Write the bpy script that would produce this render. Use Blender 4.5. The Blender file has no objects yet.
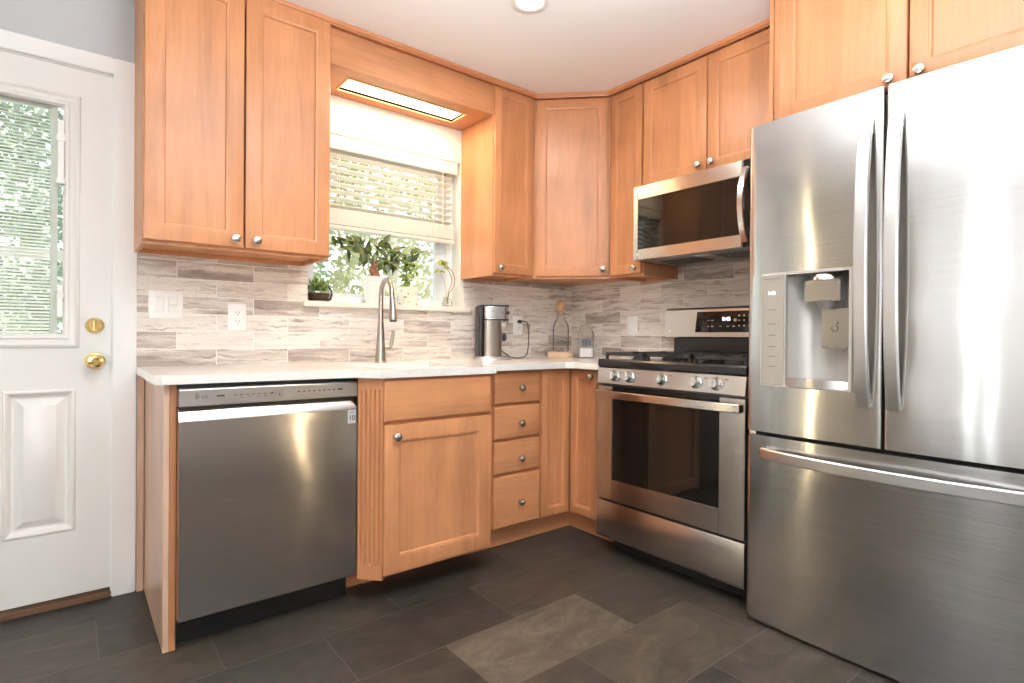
import bpy, bmesh, math, random
from mathutils import Vector, Matrix, Euler
random.seed(7)
PI = math.pi
sc = bpy.context.scene
COL = sc.collection

# ------------------------------------------------------------------ camera
YAW, PITCH, ROLL, FPX = 38.5523, -0.1817, 0.4357, 554.468
cam_d = bpy.data.cameras.new('camera')
cam = bpy.data.objects.new('camera', cam_d)
COL.objects.link(cam)
y_, p_, r_ = math.radians(YAW), math.radians(PITCH), math.radians(ROLL)
fwd = Vector((math.sin(y_)*math.cos(p_), math.cos(y_)*math.cos(p_), math.sin(p_)))
rt0 = Vector((math.cos(y_), -math.sin(y_), 0))
up0 = rt0.cross(fwd)
rt = rt0*math.cos(r_) + up0*math.sin(r_)
up = -rt0*math.sin(r_) + up0*math.cos(r_)
mw = Matrix((rt, up, -fwd)).transposed().to_4x4()
mw.translation = Vector((-2.6703, -2.7016, 1.0419))
cam.matrix_world = mw
cam_d.sensor_width = 36.0
cam_d.lens = FPX/1024*36
cam_d.shift_y = (337.7-341.5)/1024
cam_d.clip_start = 0.02
cam_d.clip_end = 200
sc.camera = cam

# ------------------------------------------------------------------ colour management, world, lights
sc.view_settings.view_transform = 'Standard'
sc.view_settings.look = 'None'
sc.view_settings.exposure = 0.44
sc.view_settings.gamma = 1.0
sc.view_settings.use_curve_mapping = False
cy = sc.cycles
cy.use_denoising = True
cy.max_bounces = 9
cy.diffuse_bounces = 5
cy.glossy_bounces = 5
cy.transmission_bounces = 8
cy.transparent_max_bounces = 12
cy.sample_clamp_indirect = 8
cy.caustics_reflective = False
cy.caustics_refractive = False

w = bpy.data.worlds.new('sky'); sc.world = w
w.use_nodes = True
wn = w.node_tree.nodes; wl = w.node_tree.links
bg = wn['Background']
sky = wn.new('ShaderNodeTexSky'); sky.sky_type = 'HOSEK_WILKIE'
sky.sun_direction = Vector((0.5, -0.4, 0.75)).normalized(); sky.turbidity = 5.0
mx = wn.new('ShaderNodeMixRGB'); mx.inputs[0].default_value = 0.8; mx.inputs[2].default_value = (0.95, 0.98, 1.0, 1)
wl.new(sky.outputs[0], mx.inputs[1]); wl.new(mx.outputs[0], bg.inputs[0])
bg.inputs[1].default_value = 2.7

def light(name, kind, loc, energy, color=(1, 1, 1), size=1, size_y=None, rot=None, target=None):
    d = bpy.data.lights.new(name, kind); d.energy = energy; d.color = color
    if kind == 'AREA':
        d.shape = 'RECTANGLE' if size_y else 'SQUARE'
        d.size = size
        if size_y: d.size_y = size_y
    o = bpy.data.objects.new(name, d); COL.objects.link(o); o.location = loc
    if rot: o.rotation_euler = rot
    if target:
        o.rotation_euler = (Vector(target)-Vector(loc)).to_track_quat('-Z', 'Y').to_euler()
    return o
sun = light('sun', 'SUN', (5, -5, 9), 6.5, (1.0, 0.95, 0.86), target=(0, 0, 0))
sun.rotation_euler = Vector((-0.5, 0.45, -0.72)).to_track_quat('-Z', 'Y').to_euler()
sun.data.angle = 0.02
# photographer's flash bounced off the ceiling, behind and beside the camera
light('bounce_flash', 'AREA', (-2.05, -2.3, 1.90), 92, (0.95, 0.975, 1.0), 0.8, 0.8, rot=(PI, 0, 0))
# added fill lamps in place of daylight, inside the unseen left and rear windows
light('patio_fill', 'AREA', (-4.20, -2.25, 1.25), 6, (0.97, 0.98, 1.0), 1.5, 1.9, rot=(0, -PI/2, 0))
light('dining_fill', 'AREA', (-3.55, -5.30, 1.45), 44, (0.97, 0.985, 1.0), 1.4, 1.2, rot=(PI/2, 0, 0))

# ------------------------------------------------------------------ node material helpers
def mat(name, color=(0.8, 0.8, 0.8), rough=0.5, metal=0.0, spec=0.5, **kw):
    m = bpy.data.materials.new(name); m.use_nodes = True
    b = m.node_tree.nodes['Principled BSDF']
    b.inputs['Base Color'].default_value = (*color, 1)
    b.inputs['Roughness'].default_value = rough
    b.inputs['Metallic'].default_value = metal
    b.inputs['Specular IOR Level'].default_value = spec
    for k, v in kw.items():
        b.inputs[k.replace('_', ' ')].default_value = v
    return m
class N:
    """tiny node-graph writer"""
    def __init__(s, m):
        s.t = m.node_tree; s.b = s.t.nodes['Principled BSDF']
    def new(s, kind, **props):
        n = s.t.nodes.new(kind)
        for k, v in props.items(): setattr(n, k, v)
        return n
    def put(s, sock, v):
        if isinstance(v, bpy.types.NodeSocket): s.t.links.new(v, sock)
        elif isinstance(v, (tuple, list)) and sock.type == 'RGBA' and len(v) == 3: sock.default_value = (*v, 1)
        else: sock.default_value = v
    def math(s, op, a, b=0.0, c=None):
        n = s.new('ShaderNodeMath', operation=op); s.put(n.inputs[0], a); s.put(n.inputs[1], b)
        if c is not None: s.put(n.inputs[2], c)
        return n.outputs[0]
    def pos(s):
        return s.new('ShaderNodeNewGeometry').outputs['Position']
    def sep(s, v):
        n = s.new('ShaderNodeSeparateXYZ'); s.put(n.inputs[0], v); return n.outputs
    def comb(s, x, y, z):
        n = s.new('ShaderNodeCombineXYZ')
        for i, v in enumerate((x, y, z)): s.put(n.inputs[i], v)
        return n.outputs[0]
    def vmath(s, op, a, b):
        n = s.new('ShaderNodeVectorMath', operation=op); s.put(n.inputs[0], a); s.put(n.inputs[1], b); return n.outputs[0]
    def noise(s, vec, scale=5, detail=4, rough=0.5, dist=0.0):
        n = s.new('ShaderNodeTexNoise'); s.put(n.inputs['Vector'], vec)
        n.inputs['Scale'].default_value = scale; n.inputs['Detail'].default_value = detail
        n.inputs['Roughness'].default_value = rough; n.inputs['Distortion'].default_value = dist
        return n.outputs['Fac']
    def ramp(s, fac, stops, interp='LINEAR'):
        n = s.new('ShaderNodeValToRGB'); s.put(n.inputs[0], fac); r = n.color_ramp; r.interpolation = interp
        while len(r.elements) < len(stops): r.elements.new(0.5)
        for e, (p, c) in zip(r.elements, stops):
            e.position = p; e.color = (*c, 1) if len(c) == 3 else c
        return n.outputs[0]
    def mix(s, fac, a, b, blend='MIX'):
        n = s.new('ShaderNodeMixRGB', blend_type=blend)
        s.put(n.inputs[0], fac); s.put(n.inputs[1], a); s.put(n.inputs[2], b); return n.outputs[0]
    def bump(s, h, strength=0.2, dist=0.01):
        n = s.new('ShaderNodeBump'); s.put(n.inputs['Height'], h)
        n.inputs['Strength'].default_value = strength; n.inputs['Distance'].default_value = dist
        s.t.links.new(n.outputs[0], s.b.inputs['Normal'])
    def color(s, v): s.put(s.b.inputs['Base Color'], v)
    def rough(s, v): s.put(s.b.inputs['Roughness'], v)
    def rand(s): return s.new('ShaderNodeObjectInfo').outputs['Random']

def wood(name, vertical=True, base=(0.535, 0.238, 0.108), rough=0.36):
    """honey-stained maple: faint cathedral grain, blotches and fine pores"""
    m = mat(name, base, rough, spec=0.45); n = N(m)
    off = n.comb(n.math('MULTIPLY', n.rand(), 37.0), n.math('MULTIPLY', n.rand(), 11.0), n.math('MULTIPLY', n.rand(), 23.0))
    p = n.vmath('ADD', n.pos(), off)
    sc_ = (6, 6, .9) if vertical else (.9, .9, 6)
    fine = (110, 110, 5) if vertical else (5, 5, 110)
    g = n.noise(n.vmath('MULTIPLY', p, sc_), 1.0, 5, 0.6, 1.2)
    f = n.noise(n.vmath('MULTIPLY', p, fine), 1.0, 2, 0.5)
    blot = n.noise(p, 5.0, 3, 0.55, 0.3)
    d = tuple(c*0.74 for c in base); l = tuple(min(1, c*1.14) for c in base)
    c = n.ramp(g, [(0.25, d), (0.5, base), (0.75, l)])
    c = n.mix(0.55, c, n.ramp(blot, [(0.3, (0.82, 0.78, 0.74)), (0.7, (1.1, 1.1, 1.1))]), 'MULTIPLY')
    if vertical:      # edge-glued boards of slightly different tone
        q = n.sep(p); bd_ = n.math('FLOOR', n.math('MULTIPLY', n.math('ADD', q[0], q[1]), 8.5))
        wn_ = n.new('ShaderNodeTexWhiteNoise', noise_dimensions='1D'); n.put(wn_.inputs['W'], bd_)
        c = n.mix(0.8, c, n.ramp(wn_.outputs['Value'], [(0, (.90, .88, .86)), (1, (1.07, 1.07, 1.07))]), 'MULTIPLY')
    c = n.mix(0.35, c, n.ramp(f, [(0.35, (0.84, 0.82, 0.8)), (0.65, (1.06, 1.06, 1.06))]), 'MULTIPLY')
    n.color(c)
    n.rough(n.math('MULTIPLY_ADD', f, 0.12, rough-0.05))
    n.bump(f, 0.05, 0.002)
    return m
def steel(name, color=(0.6, 0.585, 0.565), rough=0.24, aniso=0.7, wave=0.35, vertical=True, fine=1.0):
    """brushed stainless: horizontal brushing, so reflections smear up and down; thin sheet slightly wavy"""
    m = mat(name, color, rough, 1.0); n = N(m)
    n.b.inputs['Anisotropic'].default_value = aniso
    n.b.inputs['Anisotropic Rotation'].default_value = 0.25 if vertical else 0.0
    tg = n.new('ShaderNodeTangent', direction_type='RADIAL', axis='Z')
    n.t.links.new(tg.outputs[0], n.b.inputs['Tangent'])
    p = n.pos()
    brush = n.noise(n.vmath('MULTIPLY', p, (6, 6, 420)), 1.0, 2, 0.6)
    wv = n.noise(n.vmath('MULTIPLY', p, (1.5, 1.5, 2.6)), 1.0, 1, 0.4, 0.4)
    n.rough(n.math('MULTIPLY_ADD', brush, 0.10*fine, rough-0.05*fine))
    n.color(n.mix(0.25*fine, color, n.ramp(brush, [(0.3, tuple(c*0.82 for c in color)), (0.7, tuple(min(1, c*1.08) for c in color))])))
    if wave: n.bump(wv, wave, 0.02)
    return m
def glassy(name, tint=(1, 1, 1), refl=0.12, rough=0.0):
    m = bpy.data.materials.new(name); m.use_nodes = True
    t = m.node_tree; t.nodes.clear()
    out = t.nodes.new('ShaderNodeOutputMaterial'); mixs = t.nodes.new('ShaderNodeMixShader')
    tr = t.nodes.new('ShaderNodeBsdfTransparent'); tr.inputs[0].default_value = (*tint, 1)
    gl = t.nodes.new('ShaderNodeBsdfGlossy'); gl.inputs['Roughness'].default_value = rough
    fr = t.nodes.new('ShaderNodeLayerWeight'); fr.inputs[0].default_value = refl
    t.links.new(fr.outputs['Fresnel'], mixs.inputs[0])
    t.links.new(tr.outputs[0], mixs.inputs[1]); t.links.new(gl.outputs[0], mixs.inputs[2])
    t.links.new(mixs.outputs[0], out.inputs[0])
    return m
def emissive(name, color, strength):
    m = mat(name, (0.9, 0.9, 0.9), 0.5)
    b = m.node_tree.nodes['Principled BSDF']
    b.inputs['Emission Color'].default_value = (*color, 1); b.inputs['Emission Strength'].default_value = strength
    return m

def tiles(m, u_of, v_of, w_, h_, u0, v0, grout_w, build):
    """running-bond tiling in world space; build(n, id_vec, u, v, grout_mask)"""
    n = N(m); p = n.sep(n.pos())
    u = u_of(n, p); v = v_of(n, p)
    vr = n.math('DIVIDE', n.math('SUBTRACT', v, v0), h_)
    row = n.math('FLOOR', vr)
    uu = n.math('ADD', n.math('DIVIDE', n.math('SUBTRACT', u, u0), w_), n.math('MULTIPLY', n.math('FLOORED_MODULO', row, 2.0), 0.5))
    colm = n.math('FLOOR', uu)
    fu = n.math('MULTIPLY', n.math('SUBTRACT', uu, colm), w_)
    fv = n.math('MULTIPLY', n.math('SUBTRACT', vr, row), h_)
    du = n.math('MINIMUM', fu, n.math('SUBTRACT', w_, fu))
    dv = n.math('MINIMUM', fv, n.math('SUBTRACT', h_, fv))
    dist = n.math('MINIMUM', du, dv)
    mask = n.math('LESS_THAN', dist, grout_w/2)
    idv = n.comb(colm, row, 0.0)
    build(n, idv, u, v, mask, colm, row)
    return m

# ---- floor: dark slate-look porcelain 0.61 x 0.305, running bond
M_floor = mat('slate_tile', (0.1, 0.095, 0.09), 0.42, spec=0.4)
def _floor(n, idv, u, v, mask, colm, row):
    wn_ = n.new('ShaderNodeTexWhiteNoise', noise_dimensions='2D'); n.put(wn_.inputs['Vector'], idv)
    val, rc = wn_.outputs['Value'], wn_.outputs['Color']
    off = n.vmath('MULTIPLY', rc, (40, 40, 40))
    p = n.vmath('ADD', n.pos(), off)
    cloud = n.noise(n.vmath('MULTIPLY', p, (1.5, 2.6, 1)), 3.0, 9, 0.66, 1.6)
    fine = n.noise(p, 38, 4, 0.6)
    base = n.ramp(val, [(0.0, (0.024, 0.022, 0.0205)), (0.45, (0.038, 0.033, 0.028)), (0.8, (0.058, 0.048, 0.038)), (1.0, (0.075, 0.061, 0.047))])
    # the one noticeably paler tile in front of the drawers
    pale = n.math('MULTIPLY', n.math('COMPARE', colm, -1.0, 0.1), n.math('COMPARE', row, -5.0, 0.1))
    base = n.mix(pale, base, (0.098, 0.082, 0.064))
    c = n.mix(1.0, base, n.ramp(cloud, [(0.28, (0.5, 0.5, 0.5)), (0.5, (0.85, 0.83, 0.82)), (0.72, (1.4, 1.3, 1.18))]), 'MULTIPLY')
    c = n.mix(0.5, c, n.ramp(fine, [(0.3, (0.6, 0.6, 0.6)), (0.7, (1.3, 1.28, 1.25))]), 'MULTIPLY')
    n.color(n.mix(n.math('MULTIPLY', mask, .7), c, (0.095, 0.084, 0.07)))
    n.rough(n.math('MULTIPLY_ADD', fine, 0.25, 0.30))
    n.bump(n.math('SUBTRACT', n.math('ADD', n.math('MULTIPLY', cloud, 1.2), n.math('MULTIPLY', fine, 0.3)), mask), 0.4, 0.004)
tiles(M_floor, lambda n, p: p[0], lambda n, p: p[1], 0.61, 0.305, -0.765, 0.105, 0.004, _floor)

# ---- backsplash: vein-cut travertine look tiles 0.30 x 0.0745, running bond
def make_splash(name, axis, u0):
    m = mat(name, (0.7, 0.65, 0.6), 0.3, spec=0.45)
    def b(n, idv, u, v, mask, colm, row):
        wn_ = n.new('ShaderNodeTexWhiteNoise', noise_dimensions='2D'); n.put(wn_.inputs['Vector'], n.vmath('ADD', idv, (3.3+axis*9, 1.7, 0)))
        val, rc = wn_.outputs['Value'], wn_.outputs['Color']
        off = n.vmath('MULTIPLY', rc, (30, 0, 30))
        warp = n.noise(n.vmath('ADD', n.comb(n.math('MULTIPLY', u, 9.0), 0.0, n.math('MULTIPLY', v, 14.0)), off), 1.0, 3, 0.6)
        v = n.math('ADD', v, n.math('MULTIPLY', n.math('SUBTRACT', warp, 0.5), 0.045))
        p = n.vmath('ADD', n.comb(n.math('MULTIPLY', u, 2.6), 0.0, n.math('MULTIPLY', v, 30.0)), off)
        big = n.noise(p, 1.0, 5, 0.6, 0.6)
        p2 = n.vmath('ADD', n.comb(n.math('MULTIPLY', u, 5.0), 0.0, n.math('MULTIPLY', v, 62.0)), off)
        thin = n.noise(p2, 1.0, 4, 0.62, 1.1)
        grit = n.noise(n.comb(n.math('MULTIPLY', u, 130.0), 0.0, n.math('MULTIPLY', v, 230.0)), 1.0, 3, 0.7)
        tone = n.math('ADD', big, n.math('MULTIPLY', n.math('SUBTRACT', val, 0.5), 0.34))
        c = n.ramp(tone, [(0.24, (0.34, 0.28, 0.245)), (0.38, (0.52, 0.45, 0.40)), (0.50, (0.74, 0.68, 0.62)), (0.75, (0.84, 0.79, 0.72))])
        c = n.mix(0.75, c, n.ramp(thin, [(0.31, (0.30, 0.25, 0.22)), (0.395, (0.74, 0.69, 0.64)), (0.45, (0.98, 0.97, 0.96)), (0.6, (1.05, 1.04, 1.03))]), 'MULTIPLY')
        c = n.mix(0.5, c, n.ramp(grit, [(0.35, (0.76, 0.74, 0.72)), (0.55, (1.0, 1.0, 1.0)), (0.70, (1.25, 1.25, 1.24))]), 'MULTIPLY')
        n.color(n.mix(mask, c, (0.86, 0.83, 0.78)))
        n.rough(n.math('MULTIPLY_ADD', grit, 0.25, 0.18))
        n.bump(n.math('SUBTRACT', n.math('MULTIPLY', grit, 0.15), mask), 0.25, 0.002)
    # coordinates run along the wall
    return tiles(m, lambda n, p: p[axis], lambda n, p: p[2], 0.30, 0.0745, u0, 0.901, 0.0028, b)
M_splash_b = make_splash('splash_tile_back', 0, -2.321+0.15)
M_splash_r = make_splash('splash_tile_right', 1, -0.285)

M_wood = wood('maple_vertical', True)
M_woodh = wood('maple_horizontal', False)
M_wood_in = wood('maple_side', True, (0.57, 0.265, 0.122), 0.38)
M_lam = wood('end_panel_laminate', True, (0.62, 0.42, 0.31), 0.3)
M_paint = mat('door_white_paint', (0.80, 0.785, 0.755), 0.35)
M_trim = mat('trim_white_paint', (0.86, 0.855, 0.84), 0.3)
M_ceil = mat('ceiling_paint', (0.88, 0.88, 0.885), 0.8); n = N(M_ceil); n.bump(n.noise(n.pos(), 120, 3), 0.05, 0.002)
M_wall = mat('grey_wall_paint', (0.52, 0.535, 0.55), 0.7); n = N(M_wall); n.bump(n.noise(n.pos(), 160, 3), 0.05, 0.002)
M_wwall = mat('window_wall_paint', (0.78, 0.76, 0.70), 0.6)
M_roomwall = mat('room_wall_paint', (0.50, 0.47, 0.43), 0.7)
M_quartz = mat('quartz', (0.86, 0.84, 0.79), 0.16, spec=0.5); n = N(M_quartz)
sp = n.noise(n.pos(), 260, 2, 0.6); ve = n.noise(n.pos(), 6, 5, 0.6, 1.5)
n.color(n.mix(0.5, n.ramp(sp, [(0.3, (0.78, 0.745, 0.68)), (0.5, (0.89, 0.87, 0.825)), (0.7, (0.93, 0.915, 0.88))]), n.ramp(ve, [(0.35, (0.84, 0.81, 0.75)), (0.55, (0.91, 0.89, 0.85))])))
M_steel = steel('brushed_stainless')
M_steel_fr = steel('fridge_stainless', (0.60, 0.59, 0.575), 0.15, 0.97, 0.4)
M_steel_dw = steel('dishwasher_stainless', (0.53, 0.485, 0.455), 0.15, 0.97, 0.4)
M_steel_h = steel('handle_stainless', (0.68, 0.67, 0.66), 0.2, 0.0, 0.0)
M_handle = mat('satin_handle', (0.66, 0.65, 0.64), 0.34, 1.0)
M_steel_panel = steel('control_stainless', (0.50, 0.47, 0.45), 0.35, 0.4, 0.0)
M_nickel = mat('brushed_nickel', (0.58, 0.54, 0.48), 0.27, 1.0)
M_faucet = mat('faucet_nickel', (0.43, 0.385, 0.335), 0.3, 1.0)
M_knob = mat('knob_metal', (0.62, 0.60, 0.58), 0.25, 1.0)
M_chrome = mat('chrome', (0.8, 0.79, 0.78), 0.12, 1.0)
M_brass = mat('polished_brass', (0.90, 0.66, 0.28), 0.12, 1.0)
M_black = mat('black_enamel', (0.012, 0.012, 0.012), 0.2)
M_iron = mat('cast_iron', (0.022, 0.02, 0.019), 0.45); n = N(M_iron); n.bump(n.noise(n.pos(), 300, 2), 0.1, 0.002)
M_dark = mat('black_plastic', (0.02, 0.02, 0.021), 0.4)
M_dgrey = mat('dark_grey_metal', (0.12, 0.12, 0.12), 0.45, 0.6)
M_blkglass = mat('black_glass', (0.008, 0.007, 0.006), 0.04, spec=0.55)
M_plastic = mat('white_plastic', (0.90, 0.89, 0.86), 0.3)
M_slot = mat('slot_dark', (0.05, 0.045, 0.04), 0.6)
M_blind = mat('white_blind', (0.76, 0.745, 0.67), 0.45, Subsurface_Weight=0.0)
M_vane = mat('vane_fabric', (.72, .72, .71), .7)
M_glass = glassy('window_glass', (0.96, 0.98, 0.97), 0.08)
M_clear = glassy('clear_glass', (0.985, 0.985, 0.98), 0.09)
M_cord = mat('white_cord', (0.8, 0.78, 0.72), 0.7)
M_ink = mat('printed_ink', (0.06, 0.055, 0.05), 0.5)
M_inkw = mat('printed_white', (0.75, 0.75, 0.73), 0.5)
M_greyp = mat('grey_recess_plastic', (0.30, 0.285, 0.27), 0.33, 0.5)

# ------------------------------------------------------------------ mesh writer
class MB:
    def __init__(s): s.bm = bmesh.new()
    def merge(s, b2):
        me = bpy.data.meshes.new('tmp'); b2.to_mesh(me); b2.free(); s.bm.from_mesh(me); bpy.data.meshes.remove(me)
    def box(s, x0, x1, y0, y1, z0, z1, bev=0.0, seg=2, mat_=None):
        b = bmesh.new(); bmesh.ops.create_cube(b, size=1)
        for v in b.verts:
            v.co = Vector(((x0+x1)/2+v.co.x*(x1-x0), (y0+y1)/2+v.co.y*(y1-y0), (z0+z1)/2+v.co.z*(z1-z0)))
        if bev: bmesh.ops.bevel(b, geom=b.edges[:], offset=min(bev, 0.45*min(abs(x1-x0), abs(y1-y0), abs(z1-z0))), segments=seg, affect='EDGES', clamp_overlap=True)
        if mat_ is not None: b.transform(mat_)
        s.merge(b); return s
    def rings(s, x0, x1, z0, z1, prof, cap_back=True):
        """rectangular nested rings (inset, y), last one capped: raised / recessed panel fronts"""
        prev = None; first = None
        for ins, y in prof:
            r = [s.bm.verts.new(c) for c in ((x0+ins, y, z0+ins), (x1-ins, y, z0+ins), (x1-ins, y, z1-ins), (x0+ins, y, z1-ins))]
            if prev:
                for i in range(4): s.bm.faces.new((prev[i], prev[(i+1) % 4], r[(i+1) % 4], r[i]))
            else: first = r
            prev = r
        s.bm.faces.new(prev)
        if cap_back: s.bm.faces.new(first[::-1])
        return s
    def prism(s, pts, z0, z1, bev=0.0):
        b = bmesh.new()
        lo = [b.verts.new((x, y, z0)) for x, y in pts]; hi = [b.verts.new((x, y, z1)) for x, y in pts]
        b.faces.new(lo[::-1]); b.faces.new(hi)
        k = len(pts)
        for i in range(k): b.faces.new((lo[i], lo[(i+1) % k], hi[(i+1) % k], hi[i]))
        if bev:
            ed = [e for e in b.edges if abs(e.verts[0].co.z-e.verts[1].co.z) < 1e-6]
            bmesh.ops.bevel(b, geom=ed, offset=bev, segments=2, affect='EDGES')
        s.merge(b); return s
    def extrude_x(s, pts, x0, x1):
        lo = [s.bm.verts.new((x0, y, z)) for y, z in pts]; hi = [s.bm.verts.new((x1, y, z)) for y, z in pts]
        s.bm.faces.new(lo[::-1]); s.bm.faces.new(hi); k = len(pts)
        for i in range(k): s.bm.faces.new((lo[i], lo[(i+1) % k], hi[(i+1) % k], hi[i]))
        return s
    def lathe(s, prof, c=(0, 0, 0), axis='Z', seg=24, rot=None):
        """prof: (radius, height) list"""
        b = bmesh.new(); prev = None
        for r, h in prof:
            if r < 1e-5: ring = [b.verts.new((0, 0, h))]
            else: ring = [b.verts.new((r*math.cos(2*PI*i/seg), r*math.sin(2*PI*i/seg), h)) for i in range(seg)]
            if prev:
                if len(prev) == 1 and len(ring) > 1:
                    for i in range(seg): b.faces.new((prev[0], ring[(i+1) % seg], ring[i]))
                elif len(ring) == 1 and len(prev) > 1:
                    for i in range(seg): b.faces.new((prev[i], prev[(i+1) % seg], ring[0]))
                elif len(ring) > 1:
                    for i in range(seg): b.faces.new((prev[i], prev[(i+1) % seg], ring[(i+1) % seg], ring[i]))
            prev = ring
        R = {'Z': Matrix(), '-Y': Matrix.Rotation(PI/2, 4, 'X'), 'X': Matrix.Rotation(PI/2, 4, 'Y')}[axis]
        if rot is not None: R = rot
        b.transform(Matrix.Translation(c) @ R)
        bmesh.ops.recalc_face_normals(b, faces=b.faces[:])
        s.merge(b); return s
    def tube(s, pts, rad, seg=10, caps=True):
        pts = [Vector(p) for p in pts]; k = len(pts)
        rads = rad if isinstance(rad, (list, tuple)) else [rad]*k
        tang = [(pts[min(i+1, k-1)]-pts[max(i-1, 0)]).normalized() for i in range(k)]
        a = tang[0].orthogonal().normalized(); prev = None; first = None
        for i in range(k):
            if i: a = (a - tang[i]*a.dot(tang[i])).normalized()
            b_ = tang[i].cross(a)
            ring = [s.bm.verts.new(pts[i]+(a*math.cos(2*PI*j/seg)+b_*math.sin(2*PI*j/seg))*rads[i]) for j in range(seg)]
            if prev:
                for j in range(seg): s.bm.faces.new((prev[j], prev[(j+1) % seg], ring[(j+1) % seg], ring[j]))
            else: first = ring
            prev = ring
        if caps: s.bm.faces.new(first[::-1]); s.bm.faces.new(prev)
        return s
    def sweep(s, pts, side, prof):
        """closed profile [(s, n)] swept along a planar path; side = constant width direction"""
        pts = [Vector(p) for p in pts]; side = Vector(side).normalized(); k = len(pts); prev = None; first = None
        for i in range(k):
            t = (pts[min(i+1, k-1)]-pts[max(i-1, 0)]).normalized(); nn = t.cross(side).normalized()
            ring = [s.bm.verts.new(pts[i]+side*a+nn*b_) for a, b_ in prof]
            if prev:
                for j in range(len(prof)): s.bm.faces.new((prev[j], prev[(j+1) % len(prof)], ring[(j+1) % len(prof)], ring[j]))
            else: first = ring
            prev = ring
        s.bm.faces.new(first[::-1]); s.bm.faces.new(prev); return s
    def leaf(s, base, direc, normal, L, W, fold=0.15, curl=0.2):
        """a pointed leaf, 2 x 5 quads, folded along the midrib and curling down"""
        d = Vector(direc).normalized(); nn = Vector(normal); nn = (nn-d*nn.dot(d)); nn = nn.normalized() if nn.length > 1e-4 else d.orthogonal().normalized()
        sd = d.cross(nn); rows = []
        for i, wv in enumerate((0.12, 0.62, 1.0, 0.82, 0.42, 0.03)):
            t = i/5.0; c = Vector(base)+d*(L*t)-nn*(curl*L*t*t)
            rows.append([s.bm.verts.new(c-sd*(W/2*wv)+nn*(fold*W*wv)), s.bm.verts.new(c), s.bm.verts.new(c+sd*(W/2*wv)+nn*(fold*W*wv))])
        for a, b_ in zip(rows, rows[1:]):
            s.bm.faces.new((a[0], a[1], b_[1], b_[0])); s.bm.faces.new((a[1], a[2], b_[2], b_[1]))
        return s
    def build(s, name, material, parent=None, smooth=True, recalc=True, angle=35):
        if recalc: bmesh.ops.recalc_face_normals(s.bm, faces=s.bm.faces[:])
        me = bpy.data.meshes.new(name); s.bm.to_mesh(me); s.bm.free()
        if smooth:
            me.polygons.foreach_set('use_smooth', [True]*len(me.polygons)); me.set_sharp_from_angle(angle=math.radians(angle))
        for m_ in (material if isinstance(material, (list, tuple)) else [material]): me.materials.append(m_)
        o = bpy.data.objects.new(name, me); COL.objects.link(o)
        if parent: o.parent = parent
        return o
def tag(o, label=None, cat=None, group=None, kind=None):
    if label: o['label'] = label
    if cat: o['category'] = cat
    if group: o['group'] = group
    if kind: o['kind'] = kind
    return o
def thing(name, label, cat, loc=(0, 0, 0), rotz=0.0, group=None):
    o = bpy.data.objects.new(name, None); COL.objects.link(o); o.empty_display_size = 0.1
    o.location = loc; o.rotation_euler = (0, 0, rotz)
    return tag(o, label, cat, group)
def struct(o): o['kind'] = 'structure'; return o
def text_part(txt, size, loc, parent, material, name='lettering', rot=(PI/2, 0, 0), depth=0.0004, align='CENTER', bold=False):
    cu = bpy.data.curves.new('t', 'FONT'); cu.body = txt; cu.size = size; cu.extrude = depth; cu.align_x = align; cu.align_y = 'CENTER'
    if bold: cu.offset = size*0.02
    to = bpy.data.objects.new('t', cu); COL.objects.link(to)
    dg = bpy.context.evaluated_depsgraph_get(); dg.update()
    me = bpy.data.meshes.new_from_object(to.evaluated_get(dg))
    bpy.data.objects.remove(to); bpy.data.curves.remove(cu)
    me.transform(Matrix.Translation(loc) @ Euler(rot).to_matrix().to_4x4())
    me.materials.clear(); me.materials.append(material)
    o = bpy.data.objects.new(name, me); COL.objects.link(o); o.parent = parent
    return o
R90 = -PI/2     # right-wall things: local x runs toward the viewer's right, local y = world x

# ================================================================== ROOM SHELL
CEIL = 2.397
XL, YR = -4.4, -5.4
# back wall with door and window openings (y 0 .. 0.14)
DX0, DX1, DZ = -3.41, -2.535, 2.058
WX0, WX1, WZ0, WZ1 = -1.80, -0.905, 1.195, 2.04
wb = MB()
wb.box(XL-.1, DX0, 0, .14, 0, CEIL); wb.box(DX0, DX1, 0, .14, DZ, CEIL); wb.box(DX1, WX0, 0, .14, 0, CEIL)
wb.box(WX1, .14, 0, .14, 0, CEIL)
wb.box(WX0, WX1, 0, .14, 0, WZ0-.005); wb.box(WX0, WX1, 0, .14, WZ1, CEIL)
struct(wb.build('wall_back', M_wall))
# white painted drywall face around the window
ww = MB()
ww.box(WX0+.0, WX1+.005, -.004, 0, WZ1, 2.235); ww.box(WX1, WX1+.02, -.004, 0, 1.20, 2.235)
ww.box(WX1-.004, WX1, -.004, .118, WZ0, WZ1); ww.box(WX0, WX0+.004, -.004, .118, WZ0, WZ1); ww.box(WX0, WX1, -.004, .118, WZ1-.004, WZ1)
struct(ww.build('trim_1', M_wwall))
struct(MB().box(0, .14, YR-.1, 0, 0, CEIL).build('wall_right', M_wall))
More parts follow.
